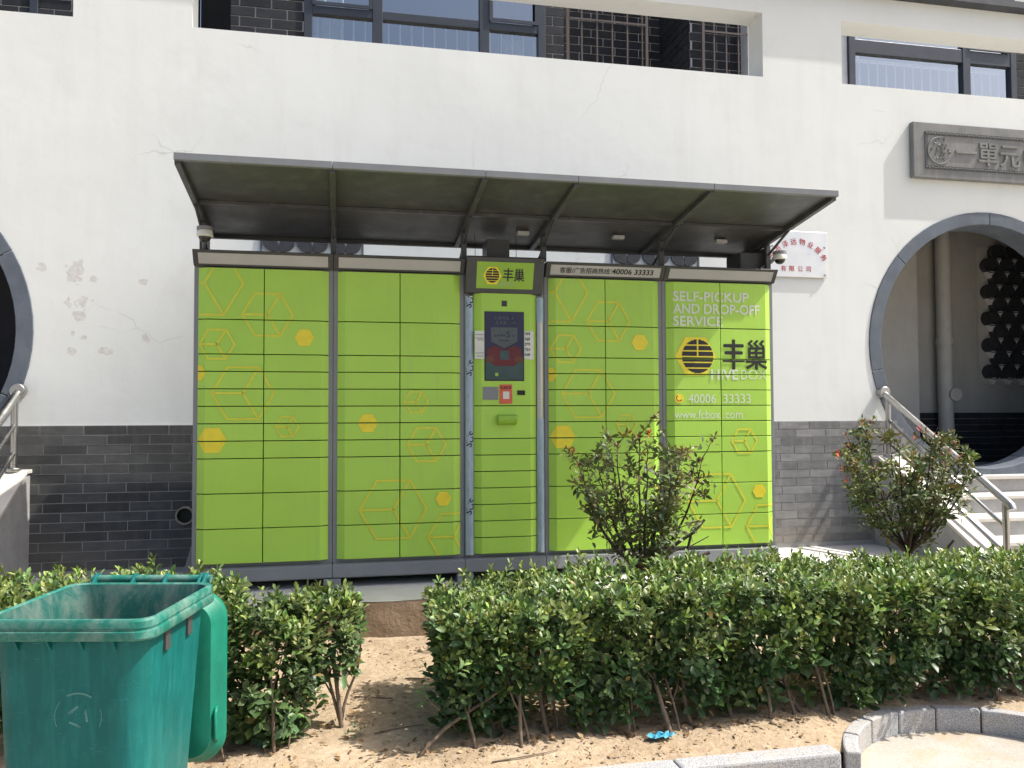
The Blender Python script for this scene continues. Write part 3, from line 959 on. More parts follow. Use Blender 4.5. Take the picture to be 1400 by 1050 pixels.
# ------------------------------------------------------------------ stairs and handrails
def stairs(x0, x1, cheek, loc, label):
    st = thing('entrance_stairs', loc, label, 'stairs', 'stairs up to the round gates')
    for i, (z, y) in enumerate(((.45, .40), (.30, .10), (.15, -.20))):
        s_ = MB().box(x0, x1, y+.02, .70 - .001*i, z-.15, z-.03).build('step', MAT['riser'], st)
        MB().box(x0, x1, y, .70-.002-.001*i, z-.03, z).build('tread', MAT['tread'], s_, bev=.004)
    prof = [(.795, -.05), (.795, .765), (.70, .765), (-.62, .035), (-.66, .0), (-.66, -.05)]
    ck = MB().prism(prof, cheek[0], cheek[1], 'x').build('cheek_wall', MAT['riser'], st, bev=.006)
    sl = [(.79, .768), (.79, .795), (.695, .795), (-.64, .055), (-.64, .028), (.70, .768)]
    MB().prism(sl, cheek[0]-.015, cheek[1]+.015, 'x').build('coping_slab', MAT['tread'], st, bev=.004)
    return st
stairs(5.95, 8.4, (5.70, 5.945), (7.0, 0, 0), 'pale stone stairs rising to the right round gate')
stairs(-4.2, -1.51, (-1.505, -1.255), (-2.8, 0, 0), 'grey stone stair with sloping cheek below the left round gate')
def handrail(x, label):
    hr = thing('handrail', (x, 0, 0), label, 'handrail', 'steel stair handrails')
    A, B = Vector((x, WY-.01, 1.375)), Vector((x, -.66, .505))
    MB().tube([A, A+(B-A)*.02, B+(A-B)*.02, B, B+Vector((0, -.012, -.03))], .03, 16).build('top_rail', MAT['steel'], hr, smooth=True, autosmooth=60)
    for dz in (.20, .40):
        o = Vector((0, 0, -dz))
        MB().tube([A+(B-A)*.055+o, B+(A-B)*.03+o], .0165, 12).build('mid_rail', MAT['steel'], hr, smooth=True)
    for t, zb in ((.06, .795), (.965, .09)):
        P = A+(B-A)*t
        MB().tube([(x, P.y, zb-.02), (x, P.y, P.z-.02)], .024, 14).build('post', MAT['steel'], hr, smooth=True, autosmooth=60)
        MB().disc((x, P.y, 0), 'z', .052, zb-.012, zb+.018).build('post_flange', MAT['steel'], hr, bev=.006)
    MB().disc((x, 0, 1.372), 'y', .052, WY-.036-.03, WY-.001).build('wall_flange', MAT['steel'], hr, bev=.006, smooth=True, autosmooth=40)
handrail(5.80, 'stainless steel handrail beside the pale stairs at the right round gate')
handrail(-1.335, 'stainless steel handrail at the left edge below the left round gate')

# ------------------------------------------------------------------ signs on the wall
sp_ = thing('property_sign', (4.985, WY, 2.4), 'brushed steel company nameplate with curved red characters right of the canopy', 'sign')
MB().box(4.70, 5.265, WY-.022, WY-.004, 2.40, 2.815).build('plate', MAT['sign_steel'], sp_, bev=.004)
for x in (4.725, 5.24):
    for z in (2.425, 2.675): MB().disc((x, 0, z), 'y', .010, WY-.03, WY-.021, 12).build('screw_cap', MAT['steel'], sp_, bev=.002)
def put_text(name, s, x, z, size, y, mat, parent, bold=.015, width=None, rot=0.0, center=False, thick=0.0, up_axis=(0, 0, 1)):
    """lettering standing in the x/up plane, facing -y"""
    v2, t = text_tris(s, size, bold, width)
    if not len(v2): return None
    if center: v2[:, 0] -= v2[:, 0].max()/2
    c, s_ = math.cos(rot), math.sin(rot)
    U = Vector(up_axis).normalized()
    m = MB()
    pts = []
    for k, (a, b) in enumerate(v2):
        a2, b2 = a*c-b*s_, a*s_+b*c
        lay = (4*k//len(v2))*.00025 if bold > 0 and any(ord(q) > 0x2e80 for q in s) else 0
        pts.append((x+a2, y+U.y*b2-lay, z+U.z*b2))
    m.add(pts, t)
    o = m.build(name, mat, parent)
    if thick:
        md = o.modifiers.new('solid', 'SOLIDIFY'); md.thickness = thick; md.offset = 0
    return o
arc = '定市泽远物业服务'
for k, ch in enumerate(arc):
    a = R(63 - k*18)
    cx, cz, rad = 4.985-.01, 2.44, .27
    th = -(a-0)*0
    ang = R(58-116*k/(len(arc)-1))
    put_text('character', ch, cx - rad*math.sin(ang)*1.02, cz + rad*math.cos(ang)-.012, .062, WY-.0235, MAT['red_paint'], sp_, .018, None, ang, True)
for k, ch in enumerate('有限公司'):
    put_text('character', ch, 4.83+k*.082, 2.455, .056, WY-.0235, MAT['red_paint'], sp_, .016, None, 0, True)

pl = thing('stone_plaque', (6.97, WY, 3.36), 'long grey carved stone name board above the right round gate', 'plaque')
PX0, PX1, PZ0, PZ1 = 6.143, 7.735, 3.36, 3.88
py_ = WY-.06
MB().box(PX0, PX1, py_, WY-.002, PZ0, PZ1).build('slab', MAT['carved'], pl, bev=.008)
bx0, bx1, bz0, bz1 = PX0+.12, PX1-.12, PZ0+.085, PZ1-.085
for k, (a, b, c, d) in enumerate(((bx0, bx1, bz1-.03, bz1), (bx0, bx1, bz0, bz0+.03), (bx0, bx0+.03, bz0+.031, bz1-.031), (bx1-.03, bx1, bz0+.031, bz1-.031))):
    MB().box(a, b, py_-.006, py_-.001, c, d).build('frieze', MAT['carved_dark'], pl)
m = MB()
n = int((bx1-bx0)/.03)
for k in range(n):
    for z in (bz1-.015, bz0+.015):
        x = bx0+.015+k*.03
        m.box(x-.009, x+.009, py_-.011, py_-.006, z-(.006 if k % 2 else .002), z+(.002 if k % 2 else .006))
tag(m.build('key_pattern', MAT['carved'], pl), kind='stuff')
def carved_moon(cx, cz, r):
    m = MB()
    pts = [(cx+r*math.cos(a), py_-.004, cz+r*math.sin(a)) for a in np.linspace(R(75), R(330), 26)]
    m.tube(pts, .008, 6)
    rr = random.Random(5)
    for k in range(26):
        a, q = rr.uniform(0, 6.28), r*.82*math.sqrt(rr.random())
        x, z = cx+.02+q*math.cos(a), cz+.02+q*math.sin(a)*.9
        m.tube([(x, py_-.002, z), (x+rr.uniform(-.025, .025), py_-.008, z+rr.uniform(-.012, .012))], .008, 5)
    m.tube([(cx+.05, py_-.003, cz-.09), (cx+.01, py_-.004, cz-.04), (cx+.04, py_-.004, cz+.0), (cx+.0, py_-.004, cz+.05)], .006, 5)
    m.build('carved_motif', MAT['carved'], pl)
carved_moon(PX0+.275, (PZ0+PZ1)/2, .125)
carved_moon(PX1-.275, (PZ0+PZ1)/2, .125)
for k, ch in enumerate('一單元'):
    put_text('carved_character', ch, PX0+.555+k*.24, PZ0+.165, .24, py_-.006, MAT['carved'], pl, .02, None, 0, True, thick=.014)

# ------------------------------------------------------------------ parcel locker
W, S, H0, HT = .9215, .5931, .19, 2.19
U_ = 2.0/17
ROWS = [3, 2, 1, 1, 1, 1, 1, 1, 2, 2, 2]
YF, YB = -.036, -.004            # door face, chamfer edge
CW, MG, DG = .052, .030, .0062   # chamfer width, frame margin, door gap
DEPTH = .56
locker = thing('parcel_locker', (2.14, .28, 0), 'bright lime green self-service parcel locker bank with grey frame and sloping canopy', 'parcel locker')

HEX1 = [('c',.073,2.083,.259),('c',.484,1.874,.175),('c',.157,1.667,.122),('s',.729,1.72,.066),('s',.031,1.475,.059),('c',.327,1.337,.211),('c',.618,1.109,.084),('s',.13,1.02,.096)]
HEX2 = [('s',.238,1.129,.071),('c',.574,1.276,.089),('c',.648,.976,.144),('c',.415,.526,.241),('s',.766,.592,.057),('c',.843,.324,.194)]
HEX5 = [('c',.648,.976,.112),('c',.415,.526,.241),('s',.766,.592,.057),('c',.843,.324,.194)]

class Cab:
    def __init__(s, x0, w):
        s.x0, s.x1 = x0, x0+w
        s.root = MB().box(x0+.001, s.x1-.001, .0, DEPTH, .165, 2.20).build('cabinet', MAT['frame_grey'], locker, bev=.003)
        s.rects = []
    def face(s, x, a, b):
        """front surface y at x for a leaf pair spanning a..b"""
        if x < a+CW: return YB+(YF-YB)*(x-a)/CW
        if x > b-CW: return YB+(YF-YB)*(b-x)/CW
        return YF
    def door(s, xa, xb, za, zb, left, right):
        """leaf with a folded edge on its outer side(s)"""
        prof = [(xa, YB+.003), (xa, YB)] + ([(xa+CW, YF)] if left else [(xa, YF)])
        prof += ([(xb-CW, YF), (xb, YB)] if right else [(xb, YF)]) + [(xb, YB+.003)]
        if not left: prof = [(xa, YB+.003)] + prof[2:]
        m = MB().prism(prof, za, zb, 'z')
        me_key = (round(xb-xa, 4), round(zb-za, 4), left, right)
        if me_key not in Cab.cache:
            o = MB(); o.v = [(v[0]-xa, v[1], v[2]-za) for v in m.v]; o.f = m.f
            me = bpy.data.meshes.new('door'); me.from_pydata(o.v, [], o.f)
            bm = bmesh.new(); bm.from_mesh(me); bmesh.ops.recalc_face_normals(bm, faces=bm.faces)
            es = [e for e in bm.edges if len(e.link_faces) == 2 and e.calc_face_angle(0) > R(50) and all(vv.co.y < YB-.0005 or abs(vv.co.y-YB) < 1e-6 for vv in e.verts)]
            bmesh.ops.bevel(bm, geom=es, offset=.0022, segments=2, affect='EDGES', profile=.5)
            bm.to_mesh(me); bm.free(); me.materials.append(MAT['green'])
            Cab.cache[me_key] = me
        d = inst('door', Cab.cache[me_key], s.root, (xa+random.uniform(-.0006, .0006), random.uniform(-.0016, .0008), za), (random.uniform(-.002, .002), 0, random.uniform(-.003, .003)))
        e = .002
        if left: s.rects += [(xa+e, xa+CW, za+e, zb-e), (xa+CW, xb-e if not right else xb-CW, za+e, zb-e)]
        else: s.rects += [(xa+e, xb-CW if right else xb-e, za+e, zb-e)]
        if right: s.rects += [(xb-CW, xb-e, za+e, zb-e)]
        return d
    def printed(s, name, polys, mat, lift=.0034):
        a, b = s.x0+MG, s.x1-MG
        m = MB()
        for pi, p in enumerate(polys):
            xs_ = [q[0] for q in p]; zs_ = [q[1] for q in p]
            lf = lift[pi] if hasattr(lift, '__len__') else lift
            for r in s.rects:
                if max(xs_) < r[0] or min(xs_) > r[1] or max(zs_) < r[2] or min(zs_) > r[3]: continue
                c = clip(list(p), *r)
                if len(c) >= 3:
                    m.add([(q[0], s.face(q[0], a, b)-lf, q[1]) for q in c], [tuple(range(len(c)))])
        if m.f: return m.build(name, mat, s.root)
    def text(s, name, txt, x, z, size, mat, bold=.0, width=None):
        v2, t = text_tris(txt, size, bold, width)
        L = 4 if bold > 0 and any(ord(ch) > 0x2e80 for ch in txt) else 1
        polys = [[(x+v2[i][0], z+v2[i][1]) for i in q] for q in t]; n = len(polys)//L
        s.printed(name, polys, mat, [0.0040+.00025*min(L-1, i//max(1, n)) for i in range(len(polys))])
    def hexes(s, lst):
        for k, cx, cz, r in lst:
            if k == 'c': s.printed('hexagon_print', cube_outline(s.x0+cx, cz, r, .0172 if r > .1 else .0135), MAT['print_line'])
            else: s.printed('hexagon_print', [hexagon(s.x0+cx, cz, r)], MAT['print_solid'])
Cab.cache = {}
def std_cabinet(x0):
    c = Cab(x0, W)
    z = HT
    xa, xm, xb = x0+MG, x0+W/2, x0+W-MG
    MB().box(xa+.004, xb-.004, -.0035, -.0005, H0+.004, HT-.004).build('door_seal', MAT['black'], c.root)
    for n in ROWS:
        zb = z; za = z-n*U_
        c.door(xa, xm-DG/2, za+DG/2, zb-DG/2, True, False)
        c.door(xm+DG/2, xb, za+DG/2, zb-DG/2, False, True)
        z = za
    return c
# header strip on each cabinet: face leaning outward at the top
HB, HTP = (-.034, 2.198), (-.098, 2.292)
def header(c, x0, x1):
    prof = [(.02, 2.196), (HB[0], HB[1]), (HTP[0], HTP[1]), (HTP[0]+.004, 2.298), (.25, 2.298), (.25, 2.196)]
    h = MB().prism(prof, x0+.0015, x1-.0015, 'x').build('header_box', MAT['frame_dark'], c.root, bev=.003)
    d = Vector((0, HTP[0]-HB[0], HTP[1]-HB[1])); nrm = Vector((0, -d.z, d.y)).normalized()
    A = Vector((0, HB[0], HB[1]))+d*.14+nrm*.002; B = Vector((0, HB[0], HB[1]))+d*.84+nrm*.002
    MB().add([(x0+.036, A.y, A.z), (x1-.036, A.y, A.z), (x1-.036, B.y, B.z), (x0+.036, B.y, B.z)], [(0, 1, 2, 3)]).build('light_strip', MAT['strip'], c.root)
    return A, B, nrm, d.normalized()
X = [0, W, 2*W, 2*W+S, 3*W+S, 4*W+S]
cabs = [std_cabinet(X[0]), std_cabinet(X[1]), None, std_cabinet(X[3]), std_cabinet(X[4])]
cabs[0].hexes(HEX1); cabs[1].hexes(HEX2); cabs[3].hexes(HEX1); cabs[4].hexes(HEX5)
for i in (0, 1, 3, 4):
    A, B, nrm, dn = header(cabs[i], X[i], X[i+1])
    if i == 3:
        P = A + (B-A)*.26 + nrm*.0015
        put_text('lettering', '客服/广告招商热线：', X[3]+.105, P.z, .049, P.y, MAT['print_black'], cabs[3].root, .016, .40, up_axis=dn)
        put_text('lettering', '40006 33333', X[3]+.505, P.z, .058, P.y, MAT['print_black'], cabs[3].root, .022, .325, up_axis=dn)
# cabinet with the large lettering
c5 = cabs[4]
for s_, z, w in (('SELF-PICKUP', 2.042, .625), ('AND DROP-OFF', 1.948, .715), ('SERVICE', 1.854, .405)):
    c5.text('lettering', s_, 3.431, z, .104, MAT['print_white'], .020, w)
c5.printed('hexagon_print', [hexagon(3.612, 1.622, .168)], MAT['print_solid'], .0034)
c5.printed('round_emblem', stripes_logo(3.628, 1.622, .128), MAT['print_black'], .0042)
c5.text('lettering', '丰', 3.832, 1.545, .245, MAT['print_black'], .034, .185)
c5.text('lettering', '巢', 4.022, 1.545, .245, MAT['print_black'], .022, .185)
c5.text('lettering', 'HIVE', 3.735, 1.448, .108, MAT['print_white'], .022, .225)
c5.text('lettering', 'BOX', 3.985, 1.448, .108, MAT['print_white'], -.012, .215)
c5.printed('phone_emblem', [[(3.475+.036*math.cos(a), 1.302+.036*math.sin(a)) for a in np.linspace(0, 2*math.pi, 20)[:-1]]], MAT['print_solid'])
ph = [(3.475+.022*math.cos(a), 1.308+.026*math.sin(a)) for a in np.linspace(R(170), R(300), 8)]
c5.printed('phone_emblem', [bar2(ph[k], ph[k+1], .007) for k in range(7)] + [bar2(ph[0], (ph[0][0]+.009, ph[0][1]+.010), .010), bar2(ph[-1], (ph[-1][0]+.010, ph[-1][1]+.006), .010)], MAT['red_paint'], .0044)
c5.text('lettering', '40006', 3.548, 1.268, .098, MAT['print_white'], -.002, .225)
c5.text('lettering', '33333', 3.835, 1.268, .098, MAT['print_white'], -.002, .225)
c5.text('lettering', 'www.fcbox', 3.437, 1.150, .094, MAT['print_white'], -.004, .370)
c5.text('lettering', '.com', 3.832, 1.150, .094, MAT['print_white'], -.004, .16)

# middle cabinet with the touch screen
c3 = Cab(X[2], S); cabs[2] = c3
xa, xb = X[2]+.068, X[3]-.061
MB().box(xa+.004, xb-.004, -.0035, -.0005, H0+.004, 2.05).build('door_seal', MAT['black'], c3.root)
z = H0
for k in range(7):
    c3.door(xa, xb, z+DG/2, z+U_-DG/2, True, True); z += U_
zw = z+2*U_
dw = c3.door(xa, xb, z+DG/2, zw-DG/2, True, True)
pan = c3.door(xa, xb, zw+DG/2, 2.065, True, True)
pan.name = 'screen_panel'
MB().prism([(YF-.001, 1.185), (YF-.055, 1.178), (YF-.062, 1.150), (YF-.052, 1.128), (YF-.001, 1.108)], 2.075, 2.215, 'x').build('scanner_hood', MAT['sign_green'], c3.root, bev=.004)
MB().box(1.985, 2.277, YF-.006, YF-.0005, 1.428, 1.930).build('display', MAT['screen'], c3.root, bev=.002)
ys_ = YF-.0068
sc = MB().box(1.993, 2.269, ys_-.0006, ys_, 1.436, 1.922).build('picture', MAT['screen_blue'], c3.root)
def flat(name, polys, mat, y, parent):
    m = MB()
    for p in polys: m.add([(q[0], y, q[1]) for q in p], [tuple(range(len(p)))])
    return m.build(name, mat, parent)
flat('picture_field', [[(1.993, 1.436), (2.269, 1.436), (2.269, 1.60), (1.993, 1.60)]], MAT['screen_teal'], ys_-.0012, c3.root)
flat('picture_field', [[(2.010, 1.66), (2.060, 1.685), (2.131, 1.650), (2.202, 1.685), (2.252, 1.66), (2.262, 1.585), (2.20, 1.535), (2.062, 1.535), (2.0, 1.585)]], MAT['screen_red'], ys_-.0016, c3.root)
flat('picture_field', [[(1.997, 1.60), (2.03, 1.612), (2.06, 1.585), (2.05, 1.565), (1.997, 1.56)]], MAT['screen_orange'], ys_-.0020, c3.root)
flat('picture_field', [[(2.265, 1.60), (2.232, 1.612), (2.202, 1.585), (2.212, 1.565), (2.265, 1.56)]], MAT['screen_orange'], ys_-.0020, c3.root)
flat('picture_field', [[(2.032, 1.815), (2.226, 1.815), (2.226, 1.712), (2.131, 1.664), (2.032, 1.712)]], MAT['screen_pale'], ys_-.0022, c3.root)
flat('picture_field', [[(2.097, 1.582), (2.165, 1.582), (2.165, 1.645), (2.097, 1.645)]], MAT['screen_teal'], ys_-.0026, c3.root)
def glyph_blocks(name, x, z, w, h, n, y, mat, parent, seed):
    """illegible small print: a row of glyph-sized clumps of strokes"""
    q = random.Random(seed); m = MB(); c = w/n
    for k in range(n):
        for j in range(4):
            a, b = x+k*c+c*.08, x+(k+1)*c-c*.12
            if j < 2:
                zz = z+h*(.15+.6*q.random()); xa_ = a+(b-a)*.3*q.random(); m.add([(xa_, y, zz), (b, y, zz), (b, y, zz+h*.16), (xa_, y, zz+h*.16)], [(0, 1, 2, 3)])
            else:
                xx = a+(b-a)*q.random()*.8; z0_ = z+h*.3*q.random(); m.add([(xx, y-.0002, z0_), (xx+c*.16, y-.0002, z0_), (xx+c*.16, y-.0002, z+h), (xx, y-.0002, z+h)], [(0, 1, 2, 3)])
    return m.build(name, mat, parent)
glyph_blocks('screen_text', 2.048, 1.868, .155, .028, 5, ys_-.0014, MAT['screen_pale'], c3.root, 1)
glyph_blocks('screen_text', 2.060, 1.832, .155, .028, 5, ys_-.0014, MAT['screen_pale'], c3.root, 2)
put_text('screen_text', '5', 2.146, 1.742, .066, ys_-.0030, MAT['screen_blue'], c3.root, .01)
glyph_blocks('screen_text', 2.054, 1.745, .085, .018, 4, ys_-.0030, MAT['screen_blue'], c3.root, 3)
glyph_blocks('screen_text', 2.190, 1.745, .02, .018, 1, ys_-.0030, MAT['screen_blue'], c3.root, 4)
glyph_blocks('screen_text', 2.090, 1.712, .075, .015, 4, ys_-.0030, MAT['screen_blue'], c3.root, 5)
flat('picture_field', [[(2.062, 1.462), (2.085, 1.462), (2.085, 1.486), (2.062, 1.486)]], MAT['sign_green'], ys_-.0016, c3.root)
MB().box(2.112, 2.152, YF-.004, YF-.0005, 1.968, 2.010).build('lens_window', MAT['screen'], c3.root, bev=.002)
MB().box(1.972, 2.086, YF-.005, YF-.0005, 1.292, 1.385).build('card_reader', MAT['frame_grey'], c3.root, bev=.003)
MB().box(2.225, 2.283, YF-.006, YF-.0005, 1.326, 1.360).build('receipt_slot', MAT['black'], c3.root, bev=.002)
m = MB().add([(2.235, YF-.002, 1.375), (2.255, YF-.002, 1.366), (2.275, YF-.002, 1.378), (2.255, YF-.002, 1.372)], [(0, 1, 2, 3)])
m.build('slot_arrow', MAT['print_solid'], c3.root)
# steel trims with blue protective film
def trim(x0, x1, z0, z1, mat, name='steel_trim', parent=None, grow=0):
    n = 9
    prof = [(x0-grow+(x1-x0+2*grow)*k/(n-1), -.006-(.022+grow)*math.sin(math.pi*(.12+.76*k/(n-1)))) for k in range(n)] + [(x1+grow, -.0005), (x0-grow, -.0005)]
    return MB().prism(prof, z0, z1, 'z').build(name, mat, parent or c3.root, smooth=True, autosmooth=45)
tl0, tl1, tr0, tr1 = X[2]+.010, X[2]+.064, X[3]-.058, X[3]-.008
trim(tl0, tl1, .185, 2.04, MAT['steel'])
trim(tl0, tl1, .188, 2.02, MAT['film'], 'protective_film', None, .0015)
trim(tr0, tr1, .185, 2.04, MAT['steel'])
trim(tr0, tr1, .188, 1.155, MAT['film'], 'protective_film', None, .0015)
trim(tr0, tr1, 1.86, 2.036, MAT['film'], 'protective_film', None, .0015)
yt = -.006-.022-.0035
def film_text(z, s_='SUS', big=.070):
    v2, t = text_tris(s_, big, .018)
    a = R(70); c, sn = math.cos(a), math.sin(a)
    ox = (tl0+tl1)/2+.004-(v2[:, 0].max()/2*c-v2[:, 1].max()/2*sn)
    polys = [[(ox+v2[i][0]*c-v2[i][1]*sn, z+v2[i][0]*sn+v2[i][1]*c) for i in q] for q in t]
    m = MB()
    for p in polys:
        q = clip(p, tl0+.002, tl1-.001, 0, 3)
        if len(q) >= 3:
            def yy2(x):
                k = (x-tl0)/(tl1-tl0); return -.006-(.0235)*math.sin(math.pi*(.12+.76*min(1, max(0, k))))-.0018
            m.add([(w_[0], yy2(w_[0]), w_[1]) for w_ in q], [tuple(range(len(q)))])
    if m.f: m.build('film_print', MAT['ink'], c3.root)
for z in (.47, .95, 1.46, 1.95): film_text(z)
def film_marks(x0, zz):
    for z in zz:
        glyph_blocks('film_print', x0-.004, z, .012, .036, 1, yt-.0008, MAT['faint_ink'], c3.root, int(z*100))
film_marks(tl0+.012, (.62, .82, 1.12, 1.30, 1.62, 1.8)); film_marks(tr0+.012, (.34, .66, .92, 1.92))
# illuminated head sign above the screen
prof = [(.03, 2.055), (-.045, 2.062), (-.125, 2.305), (-.118, 2.316), (.25, 2.316), (.25, 2.20), (.03, 2.20)]
MB().prism(prof, X[2]+.003, X[3]-.022, 'x').build('head_sign', MAT['frame_dark'], c3.root, bev=.004)
d = Vector((0, -.080, .243)); nrm = Vector((0, -d.z, d.y)).normalized()
hs = Vector((0, -.045, 2.062)); dn = d.normalized()
def hp(x, t, l=.002): q = hs+d*t+nrm*l; return (x, q.y, q.z)
hx0, hx1 = X[2]+.078, X[3]-.098
MB().add([hp(hx0, .13), hp(hx1, .13), hp(hx1, .88), hp(hx0, .88)], [(0, 1, 2, 3)]).build('sign_face', MAT['sign_green'], c3.root)
def head(name, polys, mat, lift):
    m = MB()
    for p in polys:
        m.add([(q[0], *(hp(0, (q[1]-2.062)/.243, lift)[1:])) for q in p], [tuple(range(len(p)))])
    m.build(name, mat, c3.root)
head('sign_hexagon', [hexagon(hx0+.115, 2.182, .068)], MAT['print_solid'], .0030)
head('sign_emblem', stripes_logo(hx0+.115, 2.184, .050), MAT['print_black'], .0040)
for ch, x in (('丰', hx0+.190), ('巢', hx0+.272)):
    P = Vector(hp(x, .385, .0035))
    put_text('sign_character', ch, P.x, P.z, .098, P.y, MAT['print_black'], c3.root, .030, .078, up_axis=dn)
P = Vector(hp(hx0+.16, .22, .0035))
put_text('sign_text', 'HIVE BOX', P.x, P.z, .034, P.y, MAT['print_grey'], c3.root, .01, .12, up_axis=dn)

# plinth, feet, side brackets
for i in range(5):
    MB().prism([(-.012, .165), (-.040, .155), (-.046, .075), (-.036, .066), (.40, .066), (.40, .165)], X[i]+.0015, X[i+1]-.0015, 'x').build('plinth', MAT['frame_grey'], locker, bev=.003)
for x in (.06, X[1], X[2], X[3]+.2, X[4], X[5]-.06):
    MB().box(x-.058, x+.058, -.050, .06, -.002, .064).build('foot', MAT['frame_grey'], locker, bev=.004)
    MB().box(x-.058, x+.058, .38, .48, -.002, .064).build('foot', MAT['frame_grey'], locker, bev=.004)
for x, s_ in ((X[0], -1), (X[5], 1)):
    MB().prism([(x, .32), (x+s_*.012, .32), (x+s_*.075, .10), (x+s_*.075, .068), (x, .068)], .10, .112, 'y').build('side_bracket', MAT['frame_grey'], locker)
    MB().prism([(x, .32), (x+s_*.012, .32), (x+s_*.075, .10), (x+s_*.075, .068), (x, .068)], .40, .412, 'y').build('side_bracket', MAT['frame_grey'], locker)

# canopy
CY0, CZ0, CY1, CZ1 = -.92, 2.662, .42, 2.500
CX0, CX1 = .035, 4.262
def cz(y): return CZ0+(CZ1-CZ0)*(y-CY0)/(CY1-CY0)
sheet = MB().prism([(CY0+.02, cz(CY0+.02)), (CY1, CZ1), (CY1, CZ1+.016), (CY0+.02, cz(CY0+.02)+.016)], CX0, CX1, 'x').build('canopy', MAT['canopy'], locker)
fx = [CX0, X[1], X[2], X[3], X[4], CX1]
for i in (0, 1, 3, 4, 2):
    MB().prism([(CY0, CZ0-.012), (CY0, CZ0+.030), (CY0+.03, CZ0+.028), (CY0+.03, CZ0-.014)], fx[i]+.001, fx[i+1]-.001, 'x').build('front_trim', MAT['canopy_edge'], sheet, bev=.003)
for i, x in enumerate(fx):
    h = .018
    xo = x + (.018 if i == 0 else -.018 if i == 5 else 0)
    MB().prism([(CY0+.031, cz(CY0+.031)-.001), (CY1-.02, cz(CY1-.02)-.001), (CY1-.02, cz(CY1-.02)-.03), (.0, cz(0)-.045), (CY0+.031, cz(CY0+.031)-.028)], xo-h, xo+h, 'x').build('rib', MAT['canopy'], sheet, bev=.003)
    MB().box(xo-.019, xo+.019, -.012, .028, 2.312, cz(.0)-.049).build('post', MAT['frame_dark'], sheet, bev=.003)
    MB().tube([(xo, .26, 2.312), (xo, -.30, cz(-.30)-.04)], .010, 8).build('strut', MAT['frame_dark'], sheet)
for i in range(5):
    y = -.27
    MB().box(fx[i]+.02, fx[i+1]-.02, y-.013, y+.013, cz(y)-.024, cz(y)-.002).build('purlin', MAT['canopy'], sheet)
MB().box(CX0, CX1, CY1-.018, CY1+.02, CZ1-.022, CZ1+.03).build('rear_beam', MAT['frame_dark'], sheet)
for x in (CX0, CX1-.006):
    MB().prism([(CY1-.02, cz(CY1)-.02), (.0, cz(0)-.052), (.0, 2.313), (CY1-.02, 2.313)], x, x+.006, 'x').build('wing_plate', MAT['frame_dark'], sheet)
MB().box(CX1-.22, CX1-.01, .06, .30, 2.313, 2.452).build('control_box', MAT['frame_dark'], sheet, bev=.004)
MB().box(2.02, 2.19, .05, .25, 2.317, 2.475).build('speaker_box', MAT['frame_dark'], sheet, bev=.004)
for x in (2.29, 3.03, 3.87):
    MB().box(x-.045, x+.045, .02, .07, cz(.045)-.035, cz(.045)-.006).build('lamp', MAT['strip'], sheet, bev=.004)
for x in (1.955, 2.27):
    MB().tube([(x, .2, cz(.2)), (x+.003, .2, 2.345)], .0022, 5).build('cable', MAT['black'], sheet)

# dome cameras at both ends of the canopy
def dome_camera(loc, arm, label):
    dc = thing('dome_camera', loc, label, 'camera', 'dome cameras on the locker')
    x, y, z = loc
    MB().tube([(x, y, z+.048), (x, y, z+.024)], .052, 24).build('mount_ring', MAT['frame_grey'], dc, smooth=True, autosmooth=40)
    m = MB()
    m.loft([[(x+r_*math.cos(2*math.pi*k/24), y+r_*math.sin(2*math.pi*k/24), z+zz) for k in range(24)] for r_, zz in ((.046, .024), (.052, .016), (.052, -.012), (.046, -.018))])
    m.build('housing', MAT['cam_white'], dc, smooth=True, autosmooth=40)
    m = MB()
    m.loft([[(x+.040*math.cos(q)*math.cos(2*math.pi*k/24), y+.040*math.cos(q)*math.sin(2*math.pi*k/24), z-.018-.036*math.sin(q)) for k in range(24)] for q in np.linspace(0, R(84), 7)])
    m.build('dome', MAT['dome'], dc, smooth=True, autosmooth=60)
    MB().tube([(x, y, z+.040), arm[0], arm[1]], .014, 10).build('arm', MAT['frame_grey'], dc, smooth=True, autosmooth=60)
dome_camera((.092, -.16, 2.385), ((.075, -.05, 2.40), (.06, .0, 2.318)), 'white dome camera under the left end of the canopy')
dome_camera((4.335, -.02, 2.405), ((4.28, .01, 2.375), (4.20, .04, 2.320)), 'white dome camera on an arm at the right end of the canopy')

# papers stuck beside the screen
pn = thing('paper_notice', (1.952, YF, 1.587), 'white printed paper notice stuck left of the touch screen', 'notice')
MB().add([(1.915, YF-.0035, 1.587), (1.984, YF-.0025, 1.585), (1.984, YF-.0025, 1.788), (1.915, YF-.0045, 1.789)], [(0, 1, 2, 3)]).build('sheet', MAT['paper'], pn)
m = MB()
for k, (z, a, b) in enumerate(((1.760, 1.92, 1.98), (1.735, 1.922, 1.978), (1.722, 1.935, 1.978), (1.628, 1.92, 1.98), (1.606, 1.925, 1.975))):
    m.box(a, b, YF-.0060, YF-.0052, z-.003, z+.003)
m.build('printed_lines', MAT['faint_ink'], pn)
pn2 = thing('handwritten_note', (2.32, YF, 1.585), 'white handwritten paper note stuck right of the touch screen', 'notice')
def face3(x): return YB+(YF-YB)*(xb-x)/CW if x > xb-CW else YF
MB().add([(2.280, YF-.0035, 1.588), (2.322, YF-.0035, 1.585), (2.352, face3(2.352)-.006, 1.587), (2.352, face3(2.352)-.006, 1.790), (2.322, YF-.0035, 1.792), (2.280, YF-.0035, 1.791)], [(0, 1, 4, 5), (1, 2, 3, 4)]).build('sheet', MAT['paper'], pn2)
for k in range(5):
    glyph_blocks('handwriting', 2.283, 1.758-k*.038, .040, .024, 3, YF-.0058, MAT['ink'], pn2, 20+k)
